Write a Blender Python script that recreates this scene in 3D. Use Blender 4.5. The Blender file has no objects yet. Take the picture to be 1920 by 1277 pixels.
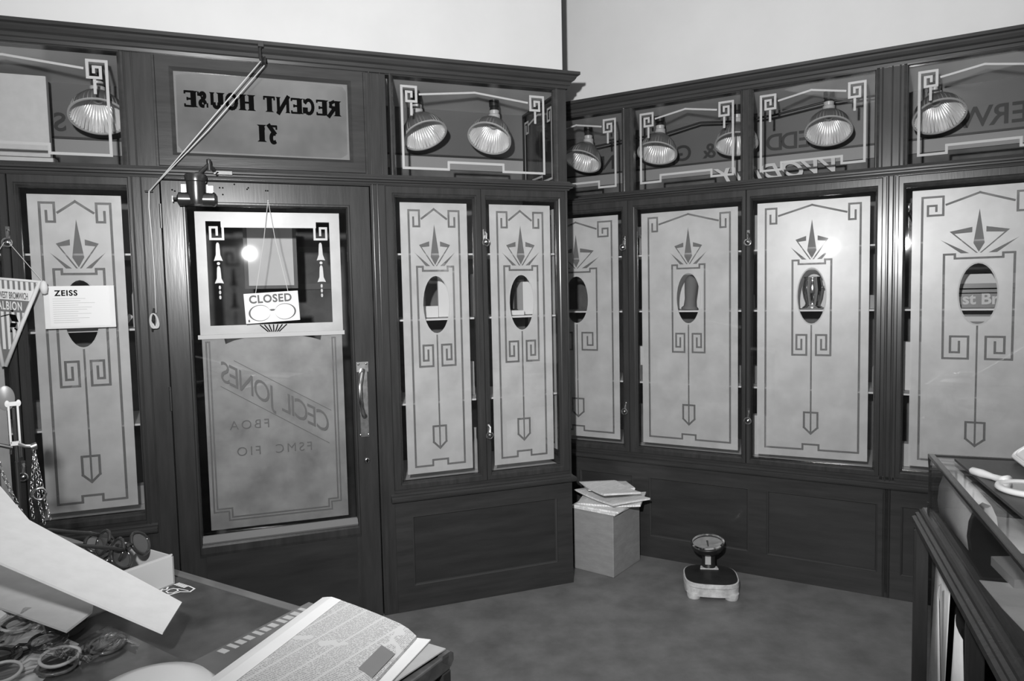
import bpy, bmesh, math, random
from mathutils import Vector, Matrix
from mathutils.geometry import delaunay_2d_cdt
random.seed(7)
PI = math.pi
scene = bpy.context.scene
COL = scene.collection
# ------------------------------------------------------------------ camera, world, light
EYE = 1.5
FPX = 1327.0
roll, pitch = math.atan(.0212), math.atan(88.5 / FPX)
def cam_dir(x, y, f):
    c, s = math.cos(roll), math.sin(roll)
    xx, yy = c * x - s * y, s * x + c * y
    cp, sp = math.cos(pitch), math.sin(pitch)
    return Vector((xx, cp * f - sp * yy, -sp * f - cp * yy))
cam = bpy.data.cameras.new('camera'); cam_o = bpy.data.objects.new('camera', cam); COL.objects.link(cam_o)
cam.sensor_width = 36; cam.lens = FPX / 1920 * 36; cam.clip_start = .05
R = cam_dir(1, 0, 0); U = -cam_dir(0, 1, 0); F = cam_dir(0, 0, 1)
cam_o.matrix_world = Matrix(((R.x, U.x, -F.x, 0), (R.y, U.y, -F.y, 0), (R.z, U.z, -F.z, EYE), (0, 0, 0, 1)))
scene.camera = cam_o
w = bpy.data.worlds.new('world'); scene.world = w; w.use_nodes = True
w.node_tree.nodes['Background'].inputs[0].default_value = (1, 1, 1, 1)
w.node_tree.nodes['Background'].inputs[1].default_value = .05
fl = bpy.data.lights.new('camera_flash', 'SPOT'); fl.energy = 660; fl.shadow_soft_size = .035
fl.spot_size = math.radians(132); fl.spot_blend = 1.0
flo = bpy.data.objects.new('camera_flash', fl); COL.objects.link(flo); flo.location = (-.2, -.05, 1.89)
flo.rotation_euler = Vector((.12, 1, .27)).to_track_quat('-Z', 'Y').to_euler()
cl = bpy.data.lights.new('overhead_fill', 'AREA'); cl.shape = 'RECTANGLE'; cl.size = 1.6; cl.size_y = 1.2; cl.energy = 7  # added fill: weak unseen area lamp overhead, not a fitting of the shop
clo = bpy.data.objects.new('overhead_fill', cl); COL.objects.link(clo); clo.location = (0, .3, 3.35)
scene.view_settings.view_transform = 'Standard'; scene.view_settings.look = 'None'
scene.view_settings.exposure = 0; scene.view_settings.gamma = 1; scene.view_settings.use_curve_mapping = False

# ------------------------------------------------------------------ materials (the photograph is black and white)
def nmat(name):
    m = bpy.data.materials.new(name); m.use_nodes = True
    nt = m.node_tree; b = nt.nodes['Principled BSDF']
    return m, nt, b
def mat(name, g, rough=.5, metal=0, spec=.5, noise=0, nscale=8, bump=0, stretch=(1, 1, 1), detail=4, coat=0, bscale=None):
    m, nt, b = nmat(name)
    b.inputs['Base Color'].default_value = (g, g, g, 1)
    b.inputs['Roughness'].default_value = rough; b.inputs['Metallic'].default_value = metal
    b.inputs['Specular IOR Level'].default_value = spec
    b.inputs['Coat Weight'].default_value = coat; b.inputs['Coat Roughness'].default_value = .12
    if noise or bump:
        tc = nt.nodes.new('ShaderNodeTexCoord'); mp = nt.nodes.new('ShaderNodeMapping')
        mp.inputs['Scale'].default_value = stretch
        nt.links.new(tc.outputs['Object'], mp.inputs['Vector'])
        n = nt.nodes.new('ShaderNodeTexNoise'); n.inputs['Scale'].default_value = nscale; n.inputs['Detail'].default_value = detail
        n.inputs['Roughness'].default_value = .62
        nt.links.new(mp.outputs[0], n.inputs['Vector'])
        if noise:
            r = nt.nodes.new('ShaderNodeMapRange'); r.inputs['From Min'].default_value = .3; r.inputs['From Max'].default_value = .7
            r.inputs['To Min'].default_value = g * (1 - noise); r.inputs['To Max'].default_value = g * (1 + noise)
            nt.links.new(n.outputs['Fac'], r.inputs['Value']); nt.links.new(r.outputs[0], b.inputs['Base Color'])
        if bump:
            n2 = n
            if bscale:
                n2 = nt.nodes.new('ShaderNodeTexNoise'); n2.inputs['Scale'].default_value = bscale; nt.links.new(mp.outputs[0], n2.inputs['Vector'])
            bp = nt.nodes.new('ShaderNodeBump'); bp.inputs['Strength'].default_value = bump; bp.inputs['Distance'].default_value = .01
            nt.links.new(n2.outputs['Fac'], bp.inputs['Height']); nt.links.new(bp.outputs[0], b.inputs['Normal'])
    return m
def glassmat(name, tint=1.0, ior=1.5):
    m, nt, b = nmat(name)
    nt.nodes.remove(b); out = nt.nodes['Material Output']
    t = nt.nodes.new('ShaderNodeBsdfTransparent'); t.inputs[0].default_value = (tint, tint, tint, 1)
    g = nt.nodes.new('ShaderNodeBsdfGlossy'); g.inputs['Roughness'].default_value = .02
    lw = nt.nodes.new('ShaderNodeLayerWeight'); lw.inputs['Blend'].default_value = .5
    pw = nt.nodes.new('ShaderNodeMath'); pw.operation = 'POWER'; pw.inputs[1].default_value = 5; nt.links.new(lw.outputs['Facing'], pw.inputs[0])
    fr = nt.nodes.new('ShaderNodeMath'); fr.operation = 'MULTIPLY_ADD'; f0 = ((ior - 1) / (ior + 1)) ** 2; fr.inputs[1].default_value = .8 - f0; fr.inputs[2].default_value = f0
    nt.links.new(pw.outputs[0], fr.inputs[0])
    mx = nt.nodes.new('ShaderNodeMixShader')
    nt.links.new(fr.outputs[0], mx.inputs[0]); nt.links.new(t.outputs[0], mx.inputs[1]); nt.links.new(g.outputs[0], mx.inputs[2])
    nt.links.new(mx.outputs[0], out.inputs[0])
    return m
def frostmat(name, g, rough, noise, nscale):
    m = mat(name, g, rough, spec=.7, noise=noise, nscale=nscale, detail=7); nt = m.node_tree
    b = nt.nodes['Principled BSDF']; out = nt.nodes['Material Output']
    tl = nt.nodes.new('ShaderNodeBsdfTranslucent'); tl.inputs[0].default_value = (.8, .8, .8, 1)
    tr_ = nt.nodes.new('ShaderNodeBsdfTransparent')
    m1 = nt.nodes.new('ShaderNodeMixShader'); m1.inputs[0].default_value = .22
    m2 = nt.nodes.new('ShaderNodeMixShader'); m2.inputs[0].default_value = .10
    nt.links.new(b.outputs[0], m1.inputs[1]); nt.links.new(tl.outputs[0], m1.inputs[2])
    nt.links.new(m1.outputs[0], m2.inputs[1]); nt.links.new(tr_.outputs[0], m2.inputs[2]); nt.links.new(m2.outputs[0], out.inputs[0])
    return m
def veilmat(name, g, fac):
    m, nt, b = nmat(name); out = nt.nodes['Material Output']
    b.inputs['Base Color'].default_value = (g, g, g, 1); b.inputs['Roughness'].default_value = .5
    t = nt.nodes.new('ShaderNodeBsdfTransparent'); mx = nt.nodes.new('ShaderNodeMixShader'); mx.inputs[0].default_value = fac
    nt.links.new(t.outputs[0], mx.inputs[1]); nt.links.new(b.outputs[0], mx.inputs[2]); nt.links.new(mx.outputs[0], out.inputs[0])
    return m
def stripemat(name, g0, g1, scale, rough=.7, thr=.5, axis='X', noise=False):
    m, nt, b = nmat(name); b.inputs['Roughness'].default_value = rough
    tc = nt.nodes.new('ShaderNodeTexCoord'); sp = nt.nodes.new('ShaderNodeSeparateXYZ'); nt.links.new(tc.outputs['Object'], sp.inputs[0])
    mu = nt.nodes.new('ShaderNodeMath'); mu.operation = 'MULTIPLY'; mu.inputs[1].default_value = scale
    nt.links.new(sp.outputs[axis], mu.inputs[0])
    fr = nt.nodes.new('ShaderNodeMath'); fr.operation = 'FRACT'; nt.links.new(mu.outputs[0], fr.inputs[0])
    gt = nt.nodes.new('ShaderNodeMath'); gt.operation = 'GREATER_THAN'; gt.inputs[1].default_value = thr; nt.links.new(fr.outputs[0], gt.inputs[0])
    mx = nt.nodes.new('ShaderNodeMapRange'); mx.inputs['To Min'].default_value = g0; mx.inputs['To Max'].default_value = g1
    nt.links.new(gt.outputs[0], mx.inputs['Value']); nt.links.new(mx.outputs[0], b.inputs['Base Color'])
    return m
def newsmat(name, g=.6, colw=.045, line=.0036, ink=.55):
    # printed columns: grey text lines broken by noise, white gutters between columns
    m, nt, b = nmat(name); b.inputs['Roughness'].default_value = .85; b.inputs['Specular IOR Level'].default_value = .2
    N, Lk = nt.nodes.new, nt.links.new
    tc = N('ShaderNodeTexCoord'); sp = N('ShaderNodeSeparateXYZ'); Lk(tc.outputs['Object'], sp.inputs[0])
    def saw(out, sc, thr):
        a = N('ShaderNodeMath'); a.operation = 'MULTIPLY'; a.inputs[1].default_value = sc; Lk(out, a.inputs[0])
        f = N('ShaderNodeMath'); f.operation = 'FRACT'; Lk(a.outputs[0], f.inputs[0])
        t = N('ShaderNodeMath'); t.operation = 'GREATER_THAN'; t.inputs[1].default_value = thr; Lk(f.outputs[0], t.inputs[0]); return t.outputs[0]
    c = saw(sp.outputs['X'], 1 / colw, .1); l = saw(sp.outputs['Y'], 1 / line, .4)
    no = N('ShaderNodeTexNoise'); no.inputs['Scale'].default_value = 420; Lk(tc.outputs['Object'], no.inputs['Vector'])
    nt2 = N('ShaderNodeMath'); nt2.operation = 'GREATER_THAN'; nt2.inputs[1].default_value = .47; Lk(no.outputs['Fac'], nt2.inputs[0])
    bl = N('ShaderNodeTexNoise'); bl.inputs['Scale'].default_value = 13; Lk(tc.outputs['Object'], bl.inputs['Vector'])
    b2 = N('ShaderNodeMath'); b2.operation = 'GREATER_THAN'; b2.inputs[1].default_value = .40; Lk(bl.outputs['Fac'], b2.inputs[0])
    p = None
    for o in (c, l, nt2.outputs[0], b2.outputs[0]):
        if p is None: p = o; continue
        q = N('ShaderNodeMath'); q.operation = 'MULTIPLY'; Lk(p, q.inputs[0]); Lk(o, q.inputs[1]); p = q.outputs[0]
    mr = N('ShaderNodeMapRange'); mr.inputs['To Min'].default_value = g; mr.inputs['To Max'].default_value = g * ink
    Lk(p, mr.inputs['Value']); Lk(mr.outputs[0], b.inputs['Base Color'])
    return m
M = {}
M['wood_v'] = mat('dark_wood_upright', .036, .25, spec=.3, noise=.22, nscale=4, stretch=(8, 8, .8), bump=.02, coat=.12, bscale=14)
M['wood_h'] = mat('dark_wood_level', .036, .25, spec=.3, noise=.22, nscale=4, stretch=(.8, 8, 8), bump=.02, coat=.12, bscale=14)
M['wood_dull'] = mat('dull_wood_bead', .05, .55, spec=.2)
M['wood_panel'] = mat('dark_wood_panel', .026, .36, noise=.28, nscale=4, stretch=(.8, 6, 6), bump=.02, coat=.2, bscale=12)
M['plaster'] = mat('white_painted_plaster', .50, .8, noise=.035, nscale=3, bump=.05, bscale=30)
M['floor'] = mat('grey_linoleum', .18, .5, noise=.28, nscale=6, bump=.05, detail=8, bscale=60)
M['frost'] = frostmat('etched_frosted_glass', .76, .34, .13, 9)
M['etched_strip'] = mat('etched_strip', .36, .5)
M['frost_line'] = mat('etched_line', .56, .6, spec=.3)
M['frost_dirty'] = frostmat('worn_frosted_glass', .37, .45, .36, 6)
M['glass'] = glassmat('clear_glass', .93)
M['glass_dark'] = mat('painted_glass', .13, .12, noise=.35, nscale=2.2, coat=.5)
M['ink'] = mat('black_paint', .004, .7, spec=.0)
M['ink_soft'] = mat('faded_black_lettering', .075, .6)
M['nickel'] = mat('bright_nickel', .75, .18, metal=1)
M['brass'] = mat('tarnished_brass', .5, .28, metal=1, noise=.3, nscale=40)
M['bronze'] = mat('dark_bronze_casting', .10, .25, metal=.8, noise=.25, nscale=20)
M['iron'] = mat('black_iron', .02, .4)
M['cord'] = mat('pale_cord', .5, .8)
M['silver'] = mat('silvered_glass_lining', .95, .22, metal=.6)
M['etch_line'] = veilmat('lightly_etched_line', .30, .5)
M['veil'] = veilmat('light_veil', .25, .35)
M['shade'] = mat('grey_shade_enamel', .13, .3)
M['socket'] = mat('black_lamp_socket', .015, .4)
M['porcelain'] = mat('white_porcelain', .5, .3)
M['white_card'] = mat('white_card', .72, .7)
M['grey_card'] = mat('grey_cardboard', .60, .8, noise=.05, nscale=30)
M['card_brown'] = mat('brown_cardboard', .27, .85, noise=.12, nscale=12, stretch=(1, 1, 3))
M['card_brown_dark'] = mat('brown_cardboard_side', .15, .85, noise=.1, nscale=12)
M['case_back'] = mat('case_back_cloth', .17, .8, noise=.15, nscale=5)
M['strip'] = mat('pale_strip', .30, .5)
M['case_light'] = mat('case_white_ceiling', .75, .35, noise=.08, nscale=3, bump=.12, bscale=5)
M['fascia'] = mat('grey_fascia', .14, .35, noise=.08, nscale=2)
M['fascia_text'] = mat('fascia_letter', .022, .5)
M['black'] = mat('black_felt', .008, .8)
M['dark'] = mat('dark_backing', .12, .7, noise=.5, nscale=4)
M['news'] = newsmat('newsprint', .50); M['news_old'] = newsmat('old_newsprint', .86, .05, .005, .7)
M['paper'] = mat('plain_paper', .68, .8, noise=.04, nscale=9)
M['paper_mid'] = mat('mid_paper', .88, .8, noise=.12, nscale=10)
M['paper_grey'] = mat('grey_paper', .36, .8, noise=.12, nscale=10)
M['counter_top'] = mat('dark_counter_top', .045, .33, noise=.85, nscale=7, detail=8, bump=.05, coat=.15)
M['counter_wood'] = mat('counter_wood', .085, .3, noise=.3, nscale=5, stretch=(.9, 9, 9), coat=.3)
M['tray_card'] = mat('tray_card', .40, .7)
M['worn_white'] = mat('chipped_cream_enamel', .62, .4, noise=.3, nscale=25)
M['rubber'] = mat('black_rubber_mat', .02, .5, noise=.4, nscale=12)
M['plastic_white'] = mat('ivory_plastic', .72, .3)
M['plastic_dark'] = mat('dark_acetate', .02, .15)
M['plastic_tort'] = mat('mid_acetate', .12, .15, noise=.6, nscale=60)
M['lens_dark'] = mat('sunglass_lens', .06, .06, coat=1)
M['lens'] = glassmat('spectacle_lens', .9)
M['sleeve'] = glassmat('clear_sleeve', .8, 2.2)
M['mirror'] = mat('mirror_glass', .62, .05, metal=1)
M['chrome'] = mat('chrome', .85, .1, metal=1)
M['pen_dark'] = mat('pennant_dark_cloth', .13, .7)
M['pen_white'] = mat('pennant_white_cloth', .66, .7)
M['pen_stripe'] = stripemat('pennant_stripes', .6, .14, 58, thr=.55)
M['lcd'] = mat('scale_dial_card', .48, .5)

# ------------------------------------------------------------------ helpers
class Fr:                                    # a frame: origin on the floor and a turn about z
    def __init__(s, o, rz): s.o = Vector(o); s.rz = rz; s.m = Matrix.Rotation(rz, 4, 'Z')
    def w(s, p): return s.o + (s.m @ Vector(p))
ORG = {}
def tag(o, label, cat, group=None, kind=None):
    if label: o['label'] = label
    if cat: o['category'] = cat
    if group: o['group'] = group
    if kind: o['kind'] = kind
    return o
def thing(fr, name, org, label, cat, group=None, kind=None):
    o = bpy.data.objects.new(name, None); COL.objects.link(o); o.empty_display_size = .05
    o.location = fr.w(org); o.rotation_euler = (0, 0, fr.rz); ORG[o] = Vector(org)
    return tag(o, label, cat, group, kind)
class MB:
    def __init__(s): s.v = []; s.f = []
    def add(s, vs, fs):
        k = len(s.v); s.v += [tuple(p) for p in vs]; s.f += [tuple(i + k for i in q) for q in fs]; return s
    def box(s, a, b):
        x0, y0, z0 = [min(i, j) for i, j in zip(a, b)]; x1, y1, z1 = [max(i, j) for i, j in zip(a, b)]
        return s.add([(x0, y0, z0), (x1, y0, z0), (x1, y1, z0), (x0, y1, z0), (x0, y0, z1), (x1, y0, z1), (x1, y1, z1), (x0, y1, z1)],
                     [(0, 3, 2, 1), (4, 5, 6, 7), (0, 1, 5, 4), (1, 2, 6, 5), (2, 3, 7, 6), (3, 0, 4, 7)])
    def loft(s, rings, cap=True, close=True):
        n = len(rings[0]); k = []; vs = []; fs = []
        for r in rings: k.append(len(vs)); vs += list(r)
        for a in range(len(rings) - 1):
            for i in range(n if close else n - 1):
                j = (i + 1) % n; fs.append((k[a] + i, k[a] + j, k[a + 1] + j, k[a + 1] + i))
        if cap: fs.append(tuple(reversed(range(n)))); fs.append(tuple(k[-1] + i for i in range(n)))
        return s.add(vs, fs)
    def tube(s, pts, r, n=8, cap=True, closed=False):
        pts = [Vector(p) for p in pts]; rr = r if isinstance(r, (list, tuple)) else [r] * len(pts)
        rings = []; prev = None; m = len(pts)
        for i, p in enumerate(pts):
            a = pts[(i - 1) % m] if closed or i else pts[i]; b = pts[(i + 1) % m] if closed or i < m - 1 else pts[i]
            t = (b - a).normalized()
            if prev is None:
                u = t.orthogonal().normalized()
            else:
                u = (prev - t * prev.dot(t)); u = u.normalized() if u.length > 1e-6 else t.orthogonal().normalized()
            prev = u; v = t.cross(u)
            rings.append([p + (u * math.cos(2 * PI * q / n) + v * math.sin(2 * PI * q / n)) * rr[i] for q in range(n)])
        if closed: rings.append(rings[0]); return s.loft(rings, False)
        return s.loft(rings, cap)
    def lathe(s, prof, c=(0, 0, 0), n=32, axis=None, rib=0, nrib=0, cap=False):
        q = Vector((0, 0, 1)).rotation_difference(Vector(axis).normalized()) if axis else None
        rings = []
        for r, z in prof:
            ring = []
            for i in range(n):
                a = 2 * PI * i / n; rr = r * (1 + rib * math.cos(nrib * a)) if rib else r
                p = Vector((rr * math.cos(a), rr * math.sin(a), z))
                if q: p = q @ p
                ring.append(p + Vector(c))
            rings.append(ring)
        return s.loft(rings, cap)
    def prism(s, poly, y0, y1):             # polygon in x,z extruded in y
        n = len(poly)
        return s.loft([[(x, y0, z) for x, z in poly], [(x, y1, z) for x, z in poly]])
    def slab(s, poly, z0, z1):              # polygon in x,y extruded in z
        return s.loft([[(x, y, z0) for x, y in poly], [(x, y, z1) for x, y in poly]])
    def frame(s, outer, inner, prof):       # mitred picture-frame moulding; prof (t 0 outer..1 inner, y)
        (a0, b0, a1, b1), (c0, d0, c1, d1) = outer, inner
        rings = []
        for t, y in prof:
            x0, z0, x1, z1 = a0 + (c0 - a0) * t, b0 + (d0 - b0) * t, a1 + (c1 - a1) * t, b1 + (d1 - b1) * t
            rings.append([(x0, y, z0), (x1, y, z0), (x1, y, z1), (x0, y, z1)])
        return s.loft(rings, False)
    def extr_x(s, prof, x0, x1, m0=0, m1=0):    # profile (y,z) along x, ends optionally mitred (x shifts with -y)
        return s.loft([[(x0 + m0 * y, y, z) for y, z in prof], [(x1 + m1 * y, y, z) for y, z in prof]])
    def build(s, name, m, parent=None, fr=None, org=(0, 0, 0), smooth=False, bevel=0, label=None):
        if parent is not None: org = ORG[parent]
        org = Vector(org)
        me = bpy.data.meshes.new(name); me.from_pydata([Vector(p) - org for p in s.v], [], s.f); me.update()
        bm = bmesh.new(); bm.from_mesh(me); bmesh.ops.recalc_face_normals(bm, faces=bm.faces); bm.to_mesh(me); bm.free()
        if smooth:
            for p in me.polygons: p.use_smooth = True
            if smooth == 'auto':
                bm = bmesh.new(); bm.from_mesh(me)
                for e in bm.edges:
                    if len(e.link_faces) == 2 and e.calc_face_angle(0) > .6: e.smooth = False
                bm.to_mesh(me); bm.free()
        me.materials.append(m if not isinstance(m, str) else M[m])
        o = bpy.data.objects.new(name, me); COL.objects.link(o)
        if parent is not None: o.parent = parent
        elif fr: o.location = fr.w(org); o.rotation_euler = (0, 0, fr.rz)
        ORG[o] = org
        if bevel:
            b = o.modifiers.new('b', 'BEVEL'); b.width = bevel; b.segments = 2; b.limit_method = 'ANGLE'
        if label: o['label'] = label
        return o
def quad(a, b, c, d, th=.002):
    a, b, c, d = map(Vector, (a, b, c, d)); n = (b - a).cross(d - a).normalized() * th
    return [a, b, c, d, a + n, b + n, c + n, d + n]
def sheet3(pts, th=.002):                    # flat sheet given by its outline in space
    pts = [Vector(p) for p in pts]; n = (pts[1] - pts[0]).cross(pts[-1] - pts[0]).normalized() * th
    if n.z < 0: n = -n
    mb = MB(); mb.loft([pts, [p + n for p in pts]]); return mb
# 2D polygon sheets for etched glass
def pip(x, y, poly):
    c = False; j = len(poly) - 1
    for i in range(len(poly)):
        xi, yi = poly[i]; xj, yj = poly[j]
        if (yi > y) != (yj > y) and x < (xj - xi) * (y - yi) / (yj - yi) + xi: c = not c
        j = i
    return c
def line(pts, wd, closed=False):
    out = []; h = wd / 2
    P = list(pts) + ([pts[0]] if closed else [])
    for (x0, z0), (x1, z1) in zip(P, P[1:]):
        L = math.hypot(x1 - x0, z1 - z0); ux, uz = (x1 - x0) / L, (z1 - z0) / L
        x0e, z0e, x1e, z1e = x0 - ux * h, z0 - uz * h, x1 + ux * h, z1 + uz * h
        out.append([(x0e - uz * h, z0e + ux * h), (x1e - uz * h, z1e + ux * h), (x1e + uz * h, z1e - ux * h), (x0e + uz * h, z0e - ux * h)])
    return out
def ellipse(cx, cz, rx, rz, n=28): return [(cx + rx * math.cos(2 * PI * i / n), cz + rz * math.sin(2 * PI * i / n)) for i in range(n)]
def rect(x0, z0, x1, z1): return [(x0, z0), (x1, z0), (x1, z1), (x0, z1)]
def sheet(add, hole=(), over=(), y=0):
    vs = []; fs = []
    for poly in list(add) + list(hole) + list(over):
        k = len(vs); vs += [Vector((p[0] + 1e-6 * len(vs) % 7e-6, p[1])) for p in poly]; fs.append(list(range(k, k + len(poly))))
    V, E_, Fc, *_ = delaunay_2d_cdt(vs, [], fs, 0, 1e-6)
    keep = []
    for t in Fc:
        cx = sum(V[i].x for i in t) / len(t); cz = sum(V[i].y for i in t) / len(t)
        if any(pip(cx, cz, p) for p in over) or (any(pip(cx, cz, p) for p in add) and not any(pip(cx, cz, p) for p in hole)): keep.append(tuple(t))
    mb = MB(); mb.add([(v.x, y, v.y) for v in V], keep); return mb
def textmb(body, size, fn, bold=0, depth=.001, space=1.0, align='CENTER', shear=0):
    cu = bpy.data.curves.new('t', 'FONT'); cu.body = body; cu.size = size; cu.offset = bold; cu.extrude = depth / 2
    cu.align_x = align; cu.space_character = space; cu.shear = shear; cu.resolution_u = 4
    o = bpy.data.objects.new('t', cu); COL.objects.link(o)
    dg = bpy.context.evaluated_depsgraph_get(); me = o.evaluated_get(dg).to_mesh()
    mb = MB(); mb.add([fn(v.co.x, v.co.y, v.co.z) for v in me.vertices], [tuple(p.vertices) for p in me.polygons])
    o.evaluated_get(dg).to_mesh_clear(); bpy.data.objects.remove(o); bpy.data.curves.remove(cu)
    return mb
def copy_tree(o, parent=None):
    c = o.copy(); COL.objects.link(c); ORG[c] = ORG.get(o, Vector())
    if parent is not None: c.parent = parent
    for ch in [x for x in bpy.data.objects if x.parent == o]: copy_tree(ch, c)
    return c

A = Fr((-.6276, 3.2349, 0), math.radians(20.2))
B = Fr((.9217, 3.8050, 0), math.radians(-30.0))
W = Fr((0, 0, 0), 0)
# ------------------------------------------------------------------ room shell
def struct(mb, name, m, fr=W, org=(0, 0, 0), label=None, cat='wall', **k):
    o = mb.build(name, m, fr=fr, org=org, **k); return tag(o, label, cat, kind='structure')
pA = A.w((-2.2, 0, 0)); pB = B.w((2.0, 0, 0))
struct(MB().box((-4, -2, -.1), (4.5, 7, 0)), 'floor', 'floor', label='mottled grey linoleum floor of the shop', cat='floor')
struct(MB().box((-4, -2, 3.45), (4.5, 7, 3.55)), 'ceiling', 'plaster', label='white shop ceiling above the screens', cat='ceiling')
struct(MB().box((-2.2, .004, 2.57), (.965, .10, 3.45)), 'wall_front_left', 'plaster', A, label='white plaster wall above the door screen', cat='wall')
struct(MB().box((-1.5, .004, 2.57), (2.0, .10, 3.45)), 'wall_front_right', 'plaster', B, label='white plaster wall above the right screen', cat='wall')
struct(MB().box((pA.x - .1, -2, 0), (pA.x, pA.y, 3.45)), 'wall_left', 'plaster', label='white plaster wall left of the camera', cat='wall')
struct(MB().box((pB.x, -2, 0), (pB.x + .1, pB.y, 3.45)), 'wall_right', 'plaster', label='white plaster wall right of the camera', cat='wall')
struct(MB().box((pA.x, -2.1, 0), (pB.x, -2, 3.45)), 'wall_back', 'plaster', label='white plaster wall behind the camera', cat='wall')

# ------------------------------------------------------------------ timber screens
CORN = [(.0, 2.500), (-.010, 2.500), (-.014, 2.512), (-.022, 2.516), (-.022, 2.530), (-.034, 2.536), (-.042, 2.548), (-.042, 2.556), (-.056, 2.560), (-.056, 2.574), (.0, 2.574)]
MID = [(.0, 2.004), (-.008, 2.004), (-.010, 2.012), (-.022, 2.014), (-.022, 2.021), (-.034, 2.024), (-.034, 2.032), (-.018, 2.036), (-.010, 2.048), (.0, 2.048)]
SILL = [(.0, .535), (-.024, .537), (-.028, .545), (-.028, .556), (-.020, .562), (-.008, .565), (.0, .572)]
CAS = [(0, .03), (0, -.004), (.06, -.008), (.62, -.008), (.70, -.003), (.80, -.001), (.88, .006), (.97, .011), (1, .013), (1, .034)]
PAN = [(0, .02), (0, 0), (.84, 0), (.90, .003), (1, .012)]
def rails(root, *bs):
    for a_, b_ in bs: MB().box(a_, b_).build('rail', 'wood_h', root, bevel=.002)
def post(root, x0, x1, z0, z1, y1=.06, beads=()):
    mb = MB()
    mb.box((x0, 0, z0), (x1, y1, z1))
    for b in beads: mb.tube([(b, 0, z0 + .004), (b, 0, z1 - .004)], .0035, 8)
    mb.build('post', 'wood_v', root, bevel=.002)
# left screen
sA = thing(A, 'trim_1', (-.4, 0, 0), 'dark timber shop screen around the door, left half of the room', 'screen', kind='structure')
post(sA, -.972, -.857, 0, 2.03, beads=(-.958, -.925)); post(sA, .002, .068, 0, 2.03, beads=(.012, .034)); post(sA, .966, .980, .56, 2.03, beads=(.973,))
post(sA, -1.95, -1.83, 0, 2.03)
post(sA, -.978, -.862, 2.03, 2.51, beads=(-.962, -.935)); post(sA, -.005, .085, 2.03, 2.51, beads=(.012, .060)); post(sA, .93, .980, 2.03, 2.51)
post(sA, -1.95, -1.78, 2.03, 2.51)
rails(sA, ((-1.95, 0, 2.0), (.980, .06, 2.047)), ((-1.95, .0, 2.496), (.98, .06, 2.572)), ((-.857, .0, 1.996), (.002, .06, 2.0)), ((.068, 0, .575), (.966, .06, .592)), ((-1.83, 0, .575), (-.972, .06, .592)))
mb = MB().extr_x(CORN, -2.2, .978, 0, -1.0); mb.build('cornice', 'wood_h', sA)
mb = MB().extr_x(MID, -2.2, .978, 0, -1.0); mb.build('mid_cornice', 'wood_h', sA)
mb = MB().extr_x(SILL, .050, .980, 0, -.6).extr_x(SILL, -2.2, -.93); mb.build('sill_moulding', 'wood_h', sA)
# returns of the mouldings round the free right-hand end, and the end panel itself
mb = MB()
for prof in (CORN, MID):
    mb.loft([[(.978 - y, y if i == 0 else .62, z) for y, z in prof] for i in range(2)])
mb.build('moulding_return', 'wood_h', sA)
mb = MB().box((.955, .06, 0), (.980, .62, .60)).box((.955, .56, .6), (.98, .62, 2.57)).box((.955, .06, 2.0), (.98, .56, 2.06)).box((.955, .06, 2.49), (.98, .56, 2.57)).box((.955, .06, .6), (.98, .56, .64))
mb.box((.955, .06, 2.0), (.98, .11, 2.5)).box((.955, .06, .6), (.98, .11, 2.0))
mb.build('end_frame', 'wood_v', sA, bevel=.002)
MB().box((.966, .11, .64), (.970, .56, 2.0)).box((.966, .11, 2.06), (.970, .56, 2.49)).build('end_glass', 'glass', sA)
ee = sheet(sum([line(q, .011) for q in ([(.15, 2.45), (.15, 2.09), (.28, 2.09), (.28, 2.12), (.42, 2.12), (.42, 2.09), (.52, 2.09), (.52, 2.45)], [(.21, 2.43), (.33, 2.455), (.47, 2.43)], [(.15, 2.45), (.20, 2.45), (.20, 2.39), (.17, 2.39), (.17, 2.43)], [(.52, 2.45), (.47, 2.45), (.47, 2.39), (.50, 2.39), (.50, 2.43)])], []), (), ())
ee.v = [(.9645, x, z) for x, _, z in ee.v]; ee.build('etched_border', 'frost_line', sA)
ee = sheet([rect(.14, .67, .53, 1.93)], sum([line(q, .010) for q in ([(.18, 1.9), (.18, .70), (.49, .70), (.49, 1.9)], [(.25, 1.6), (.25, 1.2)], [(.42, 1.6), (.42, 1.2)])], []) + [ellipse(.335, 1.454, .065, .14)])
ee.v = [(.9645, x, z) for x, _, z in ee.v]; ee.build('frosted_glass', 'frost', sA)
# dado panels
def dado(fr, root, x0, x1, panels):
    xs = [x0] + [(a[1] + b[0]) / 2 for a, b in zip(panels, panels[1:])] + [x1]
    for i, (p0, p1) in enumerate(panels):
        m2 = MB().frame((xs[i], .0, xs[i + 1], .575), (p0, .120, p1, .455), [(0, .04), (0, 0), (1, 0), (1, .012)])
        m2.build('panel_frame', 'wood_h', root)
        MB().box((p0 - .004, .0115, .115), (p1 + .004, .03, .46)).build('panel', 'wood_panel', root)
        f = MB().frame((p0, .118, p1, .457), (p0 + .010, .128, p1 - .010, .447), [(0, .002), (.3, -.001), (.7, .003), (1, .011)]); f.build('panel_bead', 'wood_dull', root)
dado(A, sA, .068, .980, [(.148, .895)]); dado(A, sA, -1.95, -.972, [(-1.87, -1.05)])
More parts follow.
